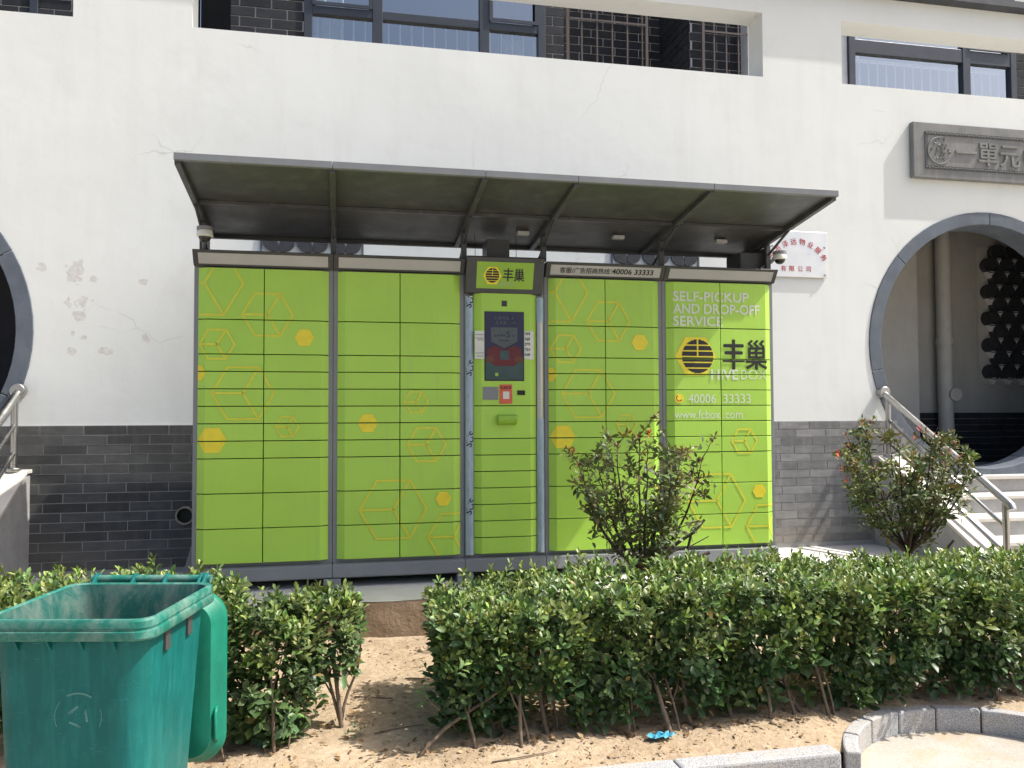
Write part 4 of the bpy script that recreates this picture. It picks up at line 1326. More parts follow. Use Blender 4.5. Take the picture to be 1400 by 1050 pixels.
rs = thing('red_sticker', (2.14, YF, 1.264), 'small orange red sticker below the touch screen', 'sticker')
MB().add([(2.094, YF-.0035, 1.262), (2.189, YF-.003, 1.264), (2.187, YF-.003, 1.404), (2.093, YF-.004, 1.402)], [(0, 1, 2, 3)]).build('sheet', MAT['red_paper'], rs)
MB().add([(2.120, YF-.0045, 1.298), (2.166, YF-.0045, 1.298), (2.166, YF-.0045, 1.352), (2.120, YF-.0045, 1.352)], [(0, 1, 2, 3)]).build('white_square', MAT['paper'], rs)
glyph_blocks('sticker_text', 2.102, 1.366, .078, .026, 4, YF-.0050, MAT['ink'], rs, 31)

# ------------------------------------------------------------------ foliage
LT = np.array([(0,0,0),(.30,-.36,.05),(.32,0,-.03),(.30,.36,.05),(.70,-.47,.02),(.72,0,-.05),(.70,.47,.02),(1,0,-.12)])
LT2 = np.array([(0,0,0),(.30,-.45,.05),(.30,0,-.02),(.30,.45,.05),(.66,-.40,.03),(.66,0,-.03),(.66,.40,.03),(1,0,-.14)])
LTRI = np.array([(0,1,2),(0,2,3),(1,4,5),(1,5,2),(2,5,6),(2,6,3),(4,7,5),(5,7,6)])
def unit(a): return a/np.maximum(np.linalg.norm(a, axis=-1, keepdims=True), 1e-9)
def leaf_arrays(P, D, N, L, Wd, tmpl, curl):
    D = unit(D); N = unit(N - D*np.sum(N*D, -1, keepdims=True)); B = np.cross(D, N)
    t, s_, h = tmpl[:, 0], tmpl[:, 1], tmpl[:, 2]
    hh = h[None, :]*L[:, None]*1.0 - curl[:, None]*(t[None, :]**2)*L[:, None]
    V = (P[:, None, :] + D[:, None, :]*(t[None, :, None]*L[:, None, None]) + B[:, None, :]*(s_[None, :, None]*Wd[:, None, None]) + N[:, None, :]*hh[:, :, None])
    n = len(P)
    T = (LTRI[None] + (np.arange(n)*8)[:, None, None]).reshape(-1, 3)
    return V.reshape(-1, 3), T
def shoots(T, A, k, l0, l1, wr, spread, tip_col, base_col, tmpl=LT, r=rng, length=.07, old=None):
    """rosettes: k leaves spiralling down from each shoot tip T along axis A"""
    n = len(T); A = unit(A)
    ref = np.where(np.abs(A[:, 2:3]) < .9, np.array([[0, 0, 1.]]), np.array([[1., 0, 0]]))
    e1 = unit(np.cross(A, ref)); e2 = np.cross(A, e1)
    ph0 = r.uniform(0, 6.28, n)
    sh = r.lognormal(0, .22, (n, 1))*np.concatenate([r.uniform(.85, 1.3, (n, 1)), np.ones((n, 1)), r.uniform(.7, 1.2, (n, 1))], 1)   # shoots differ in age and tint
    Ps, Ds, Ns, Ls, Ws, Cs, Cu = [], [], [], [], [], [], []
    for j in range(k):
        u = (j+r.uniform(-.3, .3, n))/max(1, k-1)
        ph = ph0 + j*2.4 + r.uniform(-.35, .35, n)
        Rr = e1*np.cos(ph)[:, None] + e2*np.sin(ph)[:, None]
        th = np.clip(spread[0] + (spread[1]-spread[0])*u + r.normal(0, .16, n), .12, 2.0)
        D = A*np.cos(th)[:, None] + Rr*np.sin(th)[:, None]
        N = A*np.sin(th)[:, None] - Rr*np.cos(th)[:, None] + r.normal(0, .18, (n, 3))
        Ps.append(T - A*(u*length)[:, None] + Rr*.003); Ds.append(D); Ns.append(N)
        L = r.uniform(l0, l1, n)*(.62+.5*np.clip(u, 0, 1))
        Ls.append(L); Ws.append(L*r.uniform(wr*.85, wr*1.15, n)); Cu.append(r.uniform(-.05, .22, n))
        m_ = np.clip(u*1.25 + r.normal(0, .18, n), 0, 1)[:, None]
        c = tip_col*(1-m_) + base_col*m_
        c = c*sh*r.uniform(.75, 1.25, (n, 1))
        c = np.where(r.random((n, 1)) < .006, np.array([[.20, .15, .05]]), c)      # the odd withered leaf
        Cs.append(np.clip(c, 0, 1))
    P, D, N, L, Wd, C, Cu = map(np.concatenate, (Ps, Ds, Ns, Ls, Ws, Cs, Cu))
    V, Tt = leaf_arrays(P, D, N, L, Wd, tmpl, Cu)
    return V, Tt, np.repeat(C, 8, axis=0)
def merge(parts):
    Vs, Ts, Cs, b = [], [], [], 0
    for V, T, C in parts:
        Vs.append(V); Ts.append(T+b); Cs.append(C); b += len(V)
    return np.concatenate(Vs), np.concatenate(Ts), np.concatenate(Cs)
def lump(x, y, s=0):
    return (np.sin(x*5.1+s)*np.cos(y*6.3+s*1.7)*.5 + np.sin(x*11.3+y*9.1+s*2.3)*.3 + np.sin(x*23.1-y*19.7+s)*.2)

def hedge_foliage(x0, x1, y0, y1, ztop, zbot, nfront, ntop, nend, r, topn=None, endl=True, endr=False, s=0, ground=SOIL_Z):
    """shoots over front, top, ends and the outer shell of a clipped hedge"""
    parts = []
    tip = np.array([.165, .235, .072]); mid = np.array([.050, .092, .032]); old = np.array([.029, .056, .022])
    def zt(x, y): return ztop + .034*lump(x, y, s) + .026*np.sin(x*2.3+s) - .10*np.clip((x0+.30-x)/.30, 0, 1)**2*(1 if endl else 0)
    def ins(x): return .16*np.clip((x0+.16-x)/.16, 0, 1)**2*(1 if endl else 0) + .16*np.clip((x-x1+.16)/.16, 0, 1)**2*(1 if endr else 0)
    # top
    x = r.uniform(x0, x1, ntop); y = r.uniform(y0+.02, y1, ntop)
    ok = (y > y0+ins(x)*.8) & (y < y1-ins(x)*.8); x, y = x[ok], y[ok]; n = len(x)
    dep = r.exponential(.035, n)
    T = np.stack([x, y, zt(x, y)-dep+r.normal(0, .015, n)+(r.random(n) < .05)*r.uniform(.02, .07, n)], 1)
    A = np.stack([r.normal(0, .28, n), r.normal(-.15, .28, n), np.ones(n)], 1)
    parts.append(shoots(T, A, 9, .042, .062, .46, (.32, 1.25), tip, mid, r=r))
    # young shoots standing above the clipped top, in loose groups
    ng = int((x1-x0)*34); gx = r.uniform(x0+.05, x1-.05, ng); gy = r.uniform(y0+.05, y1-.03, ng)
    ok = r.random(ng) < .55+.45*np.sin(gx*6.1+s); gx, gy = gx[ok], gy[ok]; ng = len(gx)
    A = np.stack([r.normal(0, .2, ng), r.normal(-.05, .2, ng), np.ones(ng)], 1)
    T = np.stack([gx, gy, zt(gx, gy)+r.uniform(.015, .075, ng)], 1)
    parts.append(shoots(T, A, 11, .036, .054, .42, (.25, .95), tip*1.1, mid*1.2, r=r, length=.11))
    # front
    x = r.uniform(x0, x1, nfront); q = r.random(nfront)
    z = zbot + (ztop-zbot)*(1-q**1.05) + r.normal(0, .02, nfront)
    hgt = np.clip((z-zbot)/(ztop-zbot), 0, 1)
    dep = r.exponential(.05, nfront)
    bulge = .035*lump(x, z*1.4, s+2) + .035*np.sin(x*16+1.2*np.sin(x*5+s)) + .07*(1-hgt)**1.5 + ins(x) + .035*np.clip((hgt-.85)/.15, 0, 1)
    bulge = bulge - (r.random(nfront) < .10)*r.uniform(.02, .06, nfront)
    T = np.stack([x, y0+bulge+dep, np.minimum(z, zt(x, y0))], 1)
    A = np.stack([r.normal(0, .4, nfront), -.75+r.normal(0, .3, nfront), .75+r.normal(0, .35, nfront)], 1)
    # each plant bulges on its own and leaves gaps between
    keep = (np.sin(x*15.3+s)*.5+.5*lump(x*1.7, z*2.2, s+5)+r.normal(0, .45, nfront)) > -.62
    keep &= ~((hgt < .30) & (np.sin(x*9.7+s*2)+.6*np.sin(x*23+s) > .35))
    T, A, hgt = T[keep], A[keep], hgt[keep]
    lowm = hgt < .45
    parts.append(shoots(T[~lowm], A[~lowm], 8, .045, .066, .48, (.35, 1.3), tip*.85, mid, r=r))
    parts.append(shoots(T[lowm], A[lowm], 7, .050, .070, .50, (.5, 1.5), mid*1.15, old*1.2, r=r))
    # ends
    for on, xe, sg in ((endl, x0, 1), (endr, x1, -1)):
        if not on: continue
        y = r.uniform(y0+.08, y1-.08, nend); z = zbot + (ztop-.06-zbot)*(1-r.random(nend)**1.3)
        T = np.stack([xe+sg*(.03*lump(y, z, s)+r.exponential(.05, nend)+.05*(1-(z-zbot)/(ztop-zbot))), y, z], 1)
        A = np.stack([-sg*.7+r.normal(0, .3, nend), r.normal(-.2, .4, nend), .8+r.normal(0, .3, nend)], 1)
        parts.append(shoots(T, A, 8, .042, .062, .48, (.35, 1.3), tip*.9, mid, r=r))
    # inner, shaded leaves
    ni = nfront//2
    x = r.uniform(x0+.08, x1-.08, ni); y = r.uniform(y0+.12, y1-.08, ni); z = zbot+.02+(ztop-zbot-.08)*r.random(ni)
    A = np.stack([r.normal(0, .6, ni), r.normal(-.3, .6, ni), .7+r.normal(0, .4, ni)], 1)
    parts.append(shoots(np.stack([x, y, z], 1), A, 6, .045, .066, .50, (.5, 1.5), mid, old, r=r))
    return merge(parts)
def wiggle(p, q, n, amp, rnd):
    p, q = Vector(p), Vector(q); out = []
    ax = Vector((rnd.uniform(-1, 1), rnd.uniform(-1, 1), 0))*amp; bx = Vector((rnd.uniform(-1, 1), rnd.uniform(-1, 1), 0))*amp*.5
    for k in range(n):
        t = k/(n-1); out.append(p.lerp(q, t)+ax*math.sin(math.pi*t)+bx*math.sin(2*math.pi*t))
    return out
def stem(root, p, q, r0, r1, rnd, amp=.03, fork=True, mat='bark'):
    m = MB(); pts = wiggle(p, q, 7, amp, rnd)
    m.tube(pts, list(np.linspace(r0, r1, 7)), 7)
    if fork:
        for _ in range(rnd.choice((2, 3, 3))):
            k = rnd.choice((2, 3, 4)); b = pts[k]
            e = b+Vector((rnd.uniform(-.12, .12), rnd.uniform(.03, .16), rnd.uniform(.12, .22)))
            m.tube(wiggle(b, e, 5, .012, rnd), list(np.linspace(r1*1.1, r1*.45, 5)), 5)
    return m.build('stem', MAT[mat], root, smooth=True)

r1 = np.random.default_rng(21); rd = random.Random(4)
hedge = thing('hedge', (3.4, -1.8, SOIL_Z), 'long clipped glossy green hedge in front of the locker, right of the soil gap', 'hedge')
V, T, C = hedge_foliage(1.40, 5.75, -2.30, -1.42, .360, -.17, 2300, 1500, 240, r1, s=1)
tag(np_mesh('foliage', V, T, MAT['leaf'], hedge, C), kind='stuff')
x = 1.56
while x < 5.6:
    if not (abs(x-PIT[0]) < .68 and False):
        y = -2.27+rd.uniform(-.05, .08)
        if abs(x-PIT[0]) < .6: y = max(y, PIT[1]+math.sqrt(max(0, (PIT[2]+.16)**2-(x-PIT[0])**2)))
        stem(hedge, (x, y, SOIL_Z-.03), (x+rd.uniform(-.08, .08), y+rd.uniform(.14, .26), .20), rd.uniform(.007, .013), .005, rd)
        if rd.random() < .6: stem(hedge, (x+rd.uniform(.03, .07), y+rd.uniform(.0, .06), SOIL_Z-.03), (x+rd.uniform(-.10, .14), y+.2, .18), .006, .003, rd)
    if rd.random() < .75: stem(hedge, (x+.05, y+.38, SOIL_Z-.03), (x+.08, y+.36, .24), .010, .005, rd)
    x += rd.uniform(.13, .22)
# long leaning shoot at the hedge's left end
stem(hedge, (1.30, -2.30, SOIL_Z-.01), (1.78, -2.16, .02), .011, .006, rd, .03, True)
stem(hedge, (1.34, -2.27, SOIL_Z-.02), (1.22, -2.24, -.245), .006, .003, rd, .01, False)
# thin outer shoots with few leaves at the left end
for (a, b) in (((1.50, -2.12, SOIL_Z), (1.33, -2.20, -.02)), ((1.52, -2.02, SOIL_Z), (1.36, -2.0, .03))):
    stem(hedge, a, b, .004, .0025, rd, .02, False)
Vx, Tx, Cx = shoots(np.array([(1.33, -2.20, -.01), (1.36, -2.0, .04), (1.40, -2.16, -.12)]), np.array([(-.3, -.2, 1.), (-.2, 0, 1.), (-.4, -.3, .8)]), 7, .034, .05, .42, (.4, 1.4), np.array([.09, .19, .04]), np.array([.04, .11, .025]), r=r1)
tag(np_mesh('side_shoot', Vx, Tx, MAT['leaf'], hedge, Cx), kind='stuff')

r2_ = np.random.default_rng(5); rd2 = random.Random(9)
lh = thing('hedge', (-.9, -1.75, SOIL_Z), 'leafy green hedge at the left behind the green bin', 'hedge')
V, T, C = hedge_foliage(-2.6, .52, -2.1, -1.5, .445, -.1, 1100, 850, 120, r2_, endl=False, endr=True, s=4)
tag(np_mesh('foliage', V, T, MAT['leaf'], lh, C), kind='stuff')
for k in range(11):
    x = -2.3+k*.26+rd2.uniform(-.05, .05)
    stem(lh, (x, -1.95+rd2.uniform(-.06, .1), SOIL_Z-.03), (x+rd2.uniform(-.08, .08), -1.88, .3), rd2.uniform(.008, .012), .005, rd2)

def small_shrub(loc, label, stems, rx, ry, z0, z1, n, r, rdx, dens_low=.5, s=0):
    sh = thing('shrub', loc, label, 'shrub', 'evergreen shrubs by the green bin')
    x, y, z = loc
    tip = np.array([.165, .235, .075]); mid = np.array([.058, .100, .037]); old = np.array([.040, .070, .029])
    a = r.uniform(0, 6.28, n); u = r.random(n)
    zz = z0+(z1-z0)*(1-u**(1/dens_low)*1.0)
    h = (zz-z0)/(z1-z0)
    rad = np.sqrt(np.clip(1-(2*np.clip(h, .06, 1)-1.05)**4*.7, .1, 1))*(.82+.2*lump(a*1.0, zz*3, s))*(1-r.exponential(.16, n)).clip(.15, 1)
    Tt = np.stack([x+rx*rad*np.cos(a), y+ry*rad*np.sin(a), zz+.03*lump(a, zz, s+1)+(r.random(n) < .12)*.05*h], 1)
    A = np.stack([np.cos(a)*.55+r.normal(0, .25, n), np.sin(a)*.55+r.normal(0, .25, n), .55+h*.8+r.normal(0, .2, n)], 1)
    hi = h > .55
    V, T, C = merge([shoots(Tt[hi], A[hi], 9, .042, .062, .47, (.32, 1.25), tip, mid, r=r), shoots(Tt[~hi], A[~hi], 7, .046, .070, .50, (.45, 1.5), mid*1.3, old*1.3, r=r)])
    tag(np_mesh('foliage', V, T, MAT['leaf'], sh, C), kind='stuff')
    for p, q, w in stems: stem(sh, p, q, w, w*.5, rdx, .022)
    return sh
rd3 = random.Random(12)
small_shrub((.90, -1.88, SOIL_Z), 'small rounded evergreen shrub with bare trunk, left edge of the soil gap',
            [((.985, -1.93, SOIL_Z-.03), (.95, -1.92, .10), .013), ((.985, -1.93, SOIL_Z+.05), (1.07, -1.90, .12), .008), ((.985, -1.93, SOIL_Z+.02), (.86, -1.86, .15), .009),
             ((.80, -2.0, SOIL_Z-.03), (.76, -1.98, .10), .007)],
            .225, .20, .0, .365, 190, np.random.default_rng(31), rd3, .62, 1)
small_shrub((.66, -2.02, SOIL_Z), 'bushy evergreen shrub growing right beside the green bin',
            [((.70, -2.16, SOIL_Z-.03), (.68, -2.10, .12), .009), ((.60, -2.08, SOIL_Z-.03), (.55, -2.02, .14), .009), ((.76, -2.14, SOIL_Z-.03), (.80, -2.1, .06), .005), ((.52, -2.2, SOIL_Z-.03), (.50, -2.15, .06), .006)],
            .28, .20, -.20, .365, 330, np.random.default_rng(41), rd3, .8, 3)

# photinia bushes: thin vase of branches, coppery new leaves
def photinia(loc, label, rx, ry, ztop, seed, limbs, extra, nleaf, mat='dark_bark', red=.35, bushy=(1, 2, 2, 3)):
    ph_ = thing('photinia_bush', loc, label, 'shrub', 'photinia bushes behind the hedge')
    rr = random.Random(seed); r = np.random.default_rng(seed)
    base = Vector(loc)
    fork = base+Vector((.01, 0, .45))
    MB().tube([base-Vector((0, 0, .04)), base+Vector((-.006, .004, .16)), fork], [.030, .024, .024], 10).build('trunk', MAT[mat], ph_, smooth=True)
    tips, axes = [], []
    for k in range(limbs):
        a = 2*math.pi*(k+rr.uniform(-.25, .25))/limbs
        q = .30+.70*math.sqrt(((k*5) % limbs+.5)/limbs)
        top = ztop - rr.uniform(0, .12) - .22*q**3
        end = Vector((base.x+rx*q*math.cos(a), base.y+ry*q*math.sin(a), top))
        c1 = fork.lerp(end, .40)+Vector((.34*rx*math.cos(a)*q, .34*ry*math.sin(a)*q, -.10*q))
        pts = []
        for j in range(9):
            t = j/8
            p = fork*(1-t)**2 + c1*2*t*(1-t) + end*t*t
            pts.append(p+Vector((rr.uniform(-1, 1), rr.uniform(-1, 1), 0))*.008)
        pts[0] = fork - Vector((0, 0, .05))*rr.random()
        m = MB(); m.tube(pts, list(np.linspace(.012, .0028, 9)), 7)
        for j in range(2, 9):
            for _ in range(rr.choice(bushy) if j > 3 else rr.choice((0, 1, 1))):
                b = pts[j]
                e = b+Vector((rr.uniform(-.13, .13), rr.uniform(-.12, .12), rr.uniform(.01, .14)))
                if (Vector(((e.x-base.x)/rx, (e.y-base.y)/ry, 0))).length > 1.08: continue
                m.tube(wiggle(b, e, 4, .008, rr), [.0034, .0028, .0022, .0015], 5)
                tips.append(b.lerp(e, .8)); axes.append(Vector((rr.uniform(-1, 1), rr.uniform(-1, 1), .3)))
                tips.append(e); axes.append((e-b).normalized()+Vector((0, 0, .5)))
                mid_ = b.lerp(e, .55); tips.append(mid_); axes.append((e-b).normalized()*.5+Vector((rr.uniform(-.6, .6), rr.uniform(-.6, .6), .5)))
            if rr.random() < .6:
                tips.append(pts[j]); axes.append(Vector((rr.uniform(-1, 1), rr.uniform(-1, 1), .6)))
        tips.append(pts[-1]); axes.append((pts[-1]-pts[-2]).normalized())
        m.build('branch', MAT[mat], ph_, smooth=True)
    Tt = np.array([tuple(p) for p in tips]); A = np.array([tuple(p) for p in axes])
    keep = r.random(len(Tt)) < nleaf; Tt, A = Tt[keep], A[keep]
    hgt = (Tt[:, 2]-base.z)/(ztop-base.z)
    isred = (r.random(len(Tt)) < red*np.clip((hgt-.55)*2.4, 0, 1))
    g1, g2 = np.array([.150, .185, .075]), np.array([.070, .098, .042])
    c1_, c2_ = np.array([.24, .125, .07]), np.array([.13, .115, .055])
    parts = [shoots(Tt[~isred], A[~isred], 7, .040, .066, .46, (.5, 1.6), g1, g2, LT2, r, .08)]
    if isred.any(): parts.append(shoots(Tt[isred], A[isred], 7, .034, .056, .42, (.35, 1.3), c1_, c2_, LT2, r, .06))
    for pos_, ax_ in extra.get('red', []):
        parts.append(shoots(np.array([pos_]), np.array([ax_]), 7, .03, .045, .36, (.25, .9), np.array([.33, .02, .03]), np.array([.30, .05, .04]), LT2, r, .04))
    V, T, C = merge(parts)
    tag(np_mesh('foliage', V, T, MAT['leaf2'], ph_, C), kind='stuff')
    for pts, rads in extra.get('stubs', []):
        MB().tube(pts, rads, 8).build('cut_branch', MAT['dark_bark'], ph_, smooth=True, autosmooth=60)
    return ph_
B1 = Vector((2.79, -1.0, -.235)); F1 = B1+Vector((.01, 0, .45))
photinia(tuple(B1), 'thin photinia bush with cut branches standing in front of the locker', .46, .34, 1.09, 14, 14,
         {'stubs': [([F1+Vector((0, 0, -.02)), F1+Vector((.09, -.02, .03)), F1+Vector((.20, -.03, .05)), F1+Vector((.31, -.02, .055)), F1+Vector((.44, -.03, .105))], [.022, .019, .016, .013, .011]),
                    ([F1+Vector((.28, -.02, .052)), F1+Vector((.305, -.02, .15)), F1+Vector((.325, -.02, .23))], [.010, .009, .008]),
                    ([F1+Vector((.10, -.02, .08)), F1+Vector((.24, -.03, .18)), F1+Vector((.34, -.03, .235)), F1+Vector((.41, -.03, .31))], [.014, .012, .010, .008]),
                    ([F1+Vector((.15, 0, .10)), F1+Vector((.32, 0, .14)), F1+Vector((.45, 0, .20))], [.006, .004, .003])],
          'red': [((2.36, -1.02, .98), (-.1, 0, 1)), ((2.86, -1.0, 1.08), (.1, 0, 1))]}, .68)
B2 = Vector((4.88, -.72, -.23))
photinia(tuple(B2), 'dense photinia bush with red tips beside the right stair handrail', .53, .36, 1.08, 23, 17,
         {'stubs': [([(4.92, -.72, .02), (5.02, -.8, .12), (5.16, -.84, .30)], [.014, .012, .008])],
          'red': [((4.30, -.8, .92), (-.2, 0, 1)), ((4.33, -.8, .82), (-.5, 0, .8)), ((4.37, -.78, .74), (-.6, 0, .6)), ((5.02, -.7, 1.09), (.1, 0, 1)), ((4.98, -.7, 1.03), (-.2, 0, 1)), ((5.22, -.7, .90), (.2, 0, 1))]}, .72, 'dark_bark', .35, (1, 2, 3, 3))

# litter: dry leaves, twigs and grit
r5 = np.random.default_rng(77)
soil_z = np.vectorize(soil_h)
def litter(n, xr, yr, name, size, cols):
    x = r5.uniform(*xr, n); y = r5.uniform(*yr, n)
    ok = np.hypot(x-PIT[0], y-PIT[1]) > PIT[2]+.12; x, y = x[ok], y[ok]; n = len(x)
    P = np.stack([x, y, soil_z(x, y)+r5.uniform(.003, .012, n)], 1)
    D = np.stack([r5.normal(0, 1, n), r5.normal(0, 1, n), r5.normal(.1, .25, n)], 1)
    N = np.stack([r5.normal(0, .4, n), r5.normal(0, .4, n), np.ones(n)], 1)
    L = r5.uniform(*size, n)
    V, T = leaf_arrays(P, D, N, L, L*r5.uniform(.35, .6, n), LT2, r5.uniform(-.3, .3, n))
    C = np.array(cols)[r5.integers(0, len(cols), n)]*r5.uniform(.6, 1.3, (n, 1))
    return V, T, np.repeat(C, 8, 0)
browns = [(.17, .10, .05), (.26, .16, .08), (.11, .07, .04), (.32, .23, .13)]
V, T, C = merge([litter(1500, (1.5, 5.6), (-2.3, -1.4), 'l', (.018, .05), browns), litter(260, (-.5, 1.2), (-2.4, -1.5), 'l', (.018, .045), browns),
                 litter(130, (.9, 1.7), (-2.45, -.6), 'l', (.012, .035), browns), litter(160, (1.2, 3.1), (-2.5, -2.2), 'l', (.010, .03), browns)])
tag(np_mesh('leaf_litter', V, T, MAT['litter'], None, C), 'scattered dry brown leaves on the soil under the hedges', 'leaf litter', kind='stuff')
def clods(n, xr, yr, size, seed):
    q = np.random.default_rng(seed); Vs, Ts = [], []
    oct_ = np.array([(1,0,0),(-1,0,0),(0,1,0),(0,-1,0),(0,0,1),(0,0,-1)], float)
    ot = np.array([(0,2,4),(2,1,4),(1,3,4),(3,0,4),(2,0,5),(1,2,5),(3,1,5),(0,3,5)])
    x = q.uniform(*xr, n); y = q.uniform(*yr, n); ok = np.hypot(x-PIT[0], y-PIT[1]) > PIT[2]+.10; x, y = x[ok], y[ok]; n = len(x); s_ = size*q.lognormal(0, .5, n)
    z = soil_z(x, y)
    V = oct_[None]*s_[:, None, None]*q.uniform(.6, 1.3, (n, 6, 1))*np.array([1, 1, .7]); V = V + np.stack([x, y, z+.001], 1)[:, None, :]
    return V.reshape(-1, 3), (ot[None]+(np.arange(n)*6)[:, None, None]).reshape(-1, 3)
V, T = clods(2600, (.4, 4.6), (-2.5, -.55), .0045, 3)
V2, T2 = clods(160, (.7, 4.2), (-2.45, -.55), .011, 8)
V, T = np.concatenate([V, V2]), np.concatenate([T, T2+len(V)])
tag(np_mesh('soil_crumbs', V, T, MAT['soil'], None, None, False), 'small crumbs of dry earth lying on the soil bed', 'soil crumbs', kind='stuff')
for k, (a, b) in enumerate((((1.13, -2.05), (1.36, -1.98)), ((1.32, -1.35), (1.46, -1.37)), ((1.05, -1.55), (1.24, -1.62)), ((1.6, -2.42), (1.9, -2.36)))):
    tw = MB(); za = float(soil_z(np.array([a[0]]), np.array([a[1]]))[0])+.005; zb = float(soil_z(np.array([b[0]]), np.array([b[1]]))[0])+.006
    tw.tube(wiggle((*a, za), (*b, zb), 6, .012, rd), [.003, .0035, .003, .003, .002, .0015], 6)
    o = tw.build('twig', MAT['bark'], None, smooth=True)
    tag(o, ['thin curved dry twig lying in the middle of the soil gap', 'short dry twig on bare soil near the concrete edge', 'bent dry twig on the bare soil beside the small shrub', 'dry twig on the sunlit soil strip before the hedge'][k], 'twig', 'dry twigs on the soil')
wz = soil_h(1.04, -2.06)
Vx, Tx, Cx = shoots(np.array([(1.04, -2.06, wz+.05), (1.08, -2.04, wz+.035), (1.005, -2.08, wz+.03)]), np.array([(.1, -.1, 1.), (.5, 0, .8), (-.5, -.2, .8)]), 7, .022, .036, .42, (.5, 1.6), np.array([.10, .17, .05]), np.array([.06, .11, .04]), r=r5, length=.03)
tag(np_mesh('weed_sprout', Vx, Tx, MAT['leaf'], None, Cx), 'tiny green weed sprouting from the bare soil in the gap', 'weed')
# scrap of blue plastic under the hedge
m = MB(); q = random.Random(3); n = 9; vv = []
bz = float(soil_z(np.array([2.38]), np.array([-2.33]))[0])
for j in range(5):
    for i in range(n):
        vv.append((2.315+i*.016+q.uniform(-.005, .005), -2.37+j*.016+q.uniform(-.004, .004), bz+.006+.016*abs(math.sin(i*1.3+j*2.1))+q.uniform(0, .006)))
m.add(vv, [(j*n+i, j*n+i+1, (j+1)*n+i+1, (j+1)*n+i) for j in range(4) for i in range(n-1) if not (i in (0, 7) and j in (0, 3))])
tag(m.build('plastic_scrap', MAT['blue_plastic'], None), 'crumpled scrap of blue plastic on the soil under the hedge', 'litter')

# ------------------------------------------------------------------ wheelie bin
BZ = ROAD_Z
bn = thing('wheelie_bin', (.208, -2.826, BZ), 'weathered green plastic wheelie bin with its lid hanging open behind', 'bin', None, R(-12))
BW = 1.088
def rrect(w, d, r, n=7):
    pts = []
    for cx, cy, a0 in ((w/2-r, d/2-r, 0), (-w/2+r, d/2-r, 90), (-w/2+r, -d/2+r, 180), (w/2-r, -d/2+r, 270)):
        for k in range(n):
            a = R(a0+90*k/(n-1)); pts.append((cx+r*math.cos(a), cy+r*math.sin(a)))
    return pts
def ringat(w, d, r, z, oy=0): return [(p[0], p[1]+oy, z) for p in rrect(w*BW, d, r)]
HB_ = .95
m = MB()
m.loft([ringat(.36, .40, .05, .05, -.02), ringat(.37, .41, .06, .07, -.02), ringat(.405, .46, .07, .45, -.01), ringat(.437, .50, .07, .80), ringat(.445, .51, .06, .90)], caps=False)
m.f.append(tuple(range(27, -1, -1)))
m.build('body', MAT['bin'], bn, smooth=True, local=True, autosmooth=50)
m = MB()
m.loft([ringat(.458, .522, .055, .95), ringat(.432, .497, .055, .90), ringat(.424, .487, .06, .78), ringat(.35, .39, .06, .09, -.02)], caps=False)
b = len(m.v)-28; m.f.append(tuple(b+k for k in range(28)))
m.build('inside', MAT['bin_in'], bn, smooth=True, local=True, autosmooth=50)
m = MB()
m.loft([ringat(.458, .522, .055, .9495), ringat(.470, .536, .055, .955), ringat(.484, .552, .055, .954), ringat(.492, .561, .055, .948), ringat(.493, .562, .055, .928), ringat(.487, .556, .052, .925), ringat(.487, .556, .052, .920),
        ringat(.499, .568, .058, .917), ringat(.502, .571, .058, .897), ringat(.494, .562, .055, .890), ringat(.447, .512, .05, .894)], caps=False)
m.build('rim', MAT['bin_rim'], bn, smooth=True, local=True, autosmooth=38)
# ribs and lifting notches under the rim
for x in (-.15, -.05, .05, .15):
    MB().prism([(-.247, .892), (-.281, .892), (-.250, .850)], x-.004, x+.004, 'x').build('rim_rib', MAT['bin'], bn, local=True)
for y in (-.10, .08):
    for sx in (1,):
        MB().box(sx*.240-.010, sx*.240+.010, y-.018, y+.018, .815, .892).build('lifting_slot', MAT['frame_dark'], bn, local=True, bev=.003)
# hinge bar with lugs
MB().tube([(-.225, .335, .955), (.225, .335, .955)], .0155, 14).build('handle_bar', MAT['bin_rim'], bn, smooth=True, local=True, autosmooth=60)
for x in (-.205, -.06, .06, .19, .208):
    MB().prism([(.270, .905), (.270, .93), (.318, .972), (.336, .9785), (.353, .972), (.3575, .953), (.350, .936), (.33, .930), (.30, .900)], x-.006, x+.006, 'x').build('hinge_lug', MAT['bin'], bn, local=True, bev=.003)
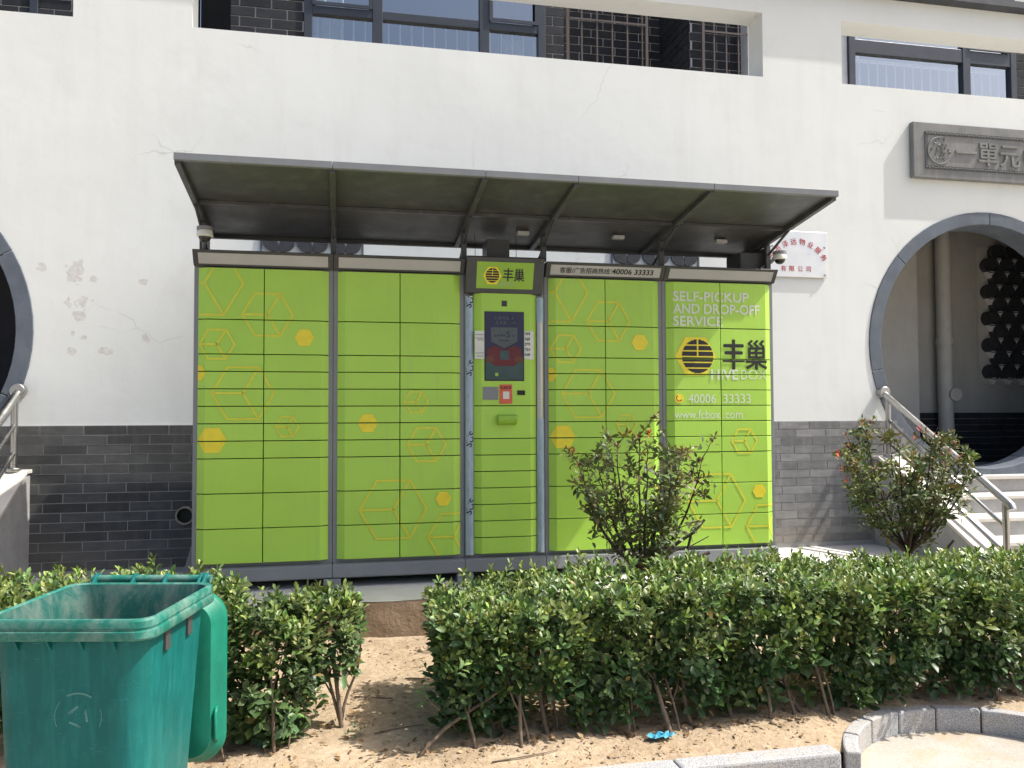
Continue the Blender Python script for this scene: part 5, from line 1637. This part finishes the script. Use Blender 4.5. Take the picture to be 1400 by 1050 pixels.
# lid hanging down the back: shallow dished shell
def lring(w, h, r, y, zc=.565): return [(p[0]-.022, y, zc+p[1]) for p in rrect(w, h, r, 9)]
m = MB()
m.loft([lring(.540, .64, .10, .440), lring(.552, .652, .105, .434), lring(.552, .652, .105, .412), lring(.540, .640, .10, .404), lring(.51, .61, .09, .385), lring(.48, .58, .08, .357), lring(.40, .50, .06, .347)], caps=False)
b = len(m.v)-36; m.f.append(tuple(b+k for k in range(36)))
m.loft([lring(.540, .64, .10, .440), lring(.526, .626, .095, .430), lring(.496, .59, .08, .372), lring(.40, .50, .06, .356)], caps=False)
b = len(m.v)-36; m.f.append(tuple(b+k for k in range(36)))
lid = m.build('lid', MAT['lid'], bn, smooth=True, local=True, autosmooth=45)
m = MB().tube([(.232, .385, .46), (.234, .365, .44), (.234, .365, .35), (.232, .385, .33)], .007, 8)
m.build('lid_grip', MAT['lid'], lid, smooth=True, local=True)
for y_ in (.19,):
    for sx in (1, -1):
        MB().tube([(sx*.165, .20, .09), (sx*.215, .20, .09)], .09, 20).build('wheel', MAT['frame_dark'], bn, smooth=True, local=True, autosmooth=40)
# worn moulded emblem on the front
def bin_front_y(z):
    k = (z-.45)/.35; return -(.24-.0+.01*k*1.0) - .0
m = MB()
def fy(z):
    lo, hi, a, b = (.45, .80, -.24, -.25) if z > .45 else (.07, .45, -.225, -.24)
    return a+(b-a)*(z-lo)/(hi-lo)-.0012
def fstroke(x0, z0, x1, z1, w):
    q_ = bar2((x0, z0), (x1, z1), w); m.add([(p[0], fy(p[1]), p[1]) for p in q_], [(0, 1, 2, 3)])
ex, ez, er = .035, .652, .072
for a0, a1, w in ((55, 118, .006), (140, 205, .0025), (-25, 20, .0025)):
    aa = np.linspace(R(a0), R(a1), 10)
    for p, q_ in zip(aa[:-1], aa[1:]): fstroke(ex+er*math.cos(p), ez+er*math.sin(p), ex+er*math.cos(q_), ez+er*math.sin(q_), w)
for k in range(3):
    a = R(90+120*k); b = a+R(75)
    fstroke(ex+.032*math.cos(a), ez+.032*math.sin(a), ex+.032*math.cos(b), ez+.032*math.sin(b), .007)
    fstroke(ex+.032*math.cos(b), ez+.032*math.sin(b), ex+.022*math.cos(b-.5), ez+.022*math.sin(b-.5), .005)
tag(m.build('worn_emblem', MAT['scuff'], bn, local=True), kind='stuff')
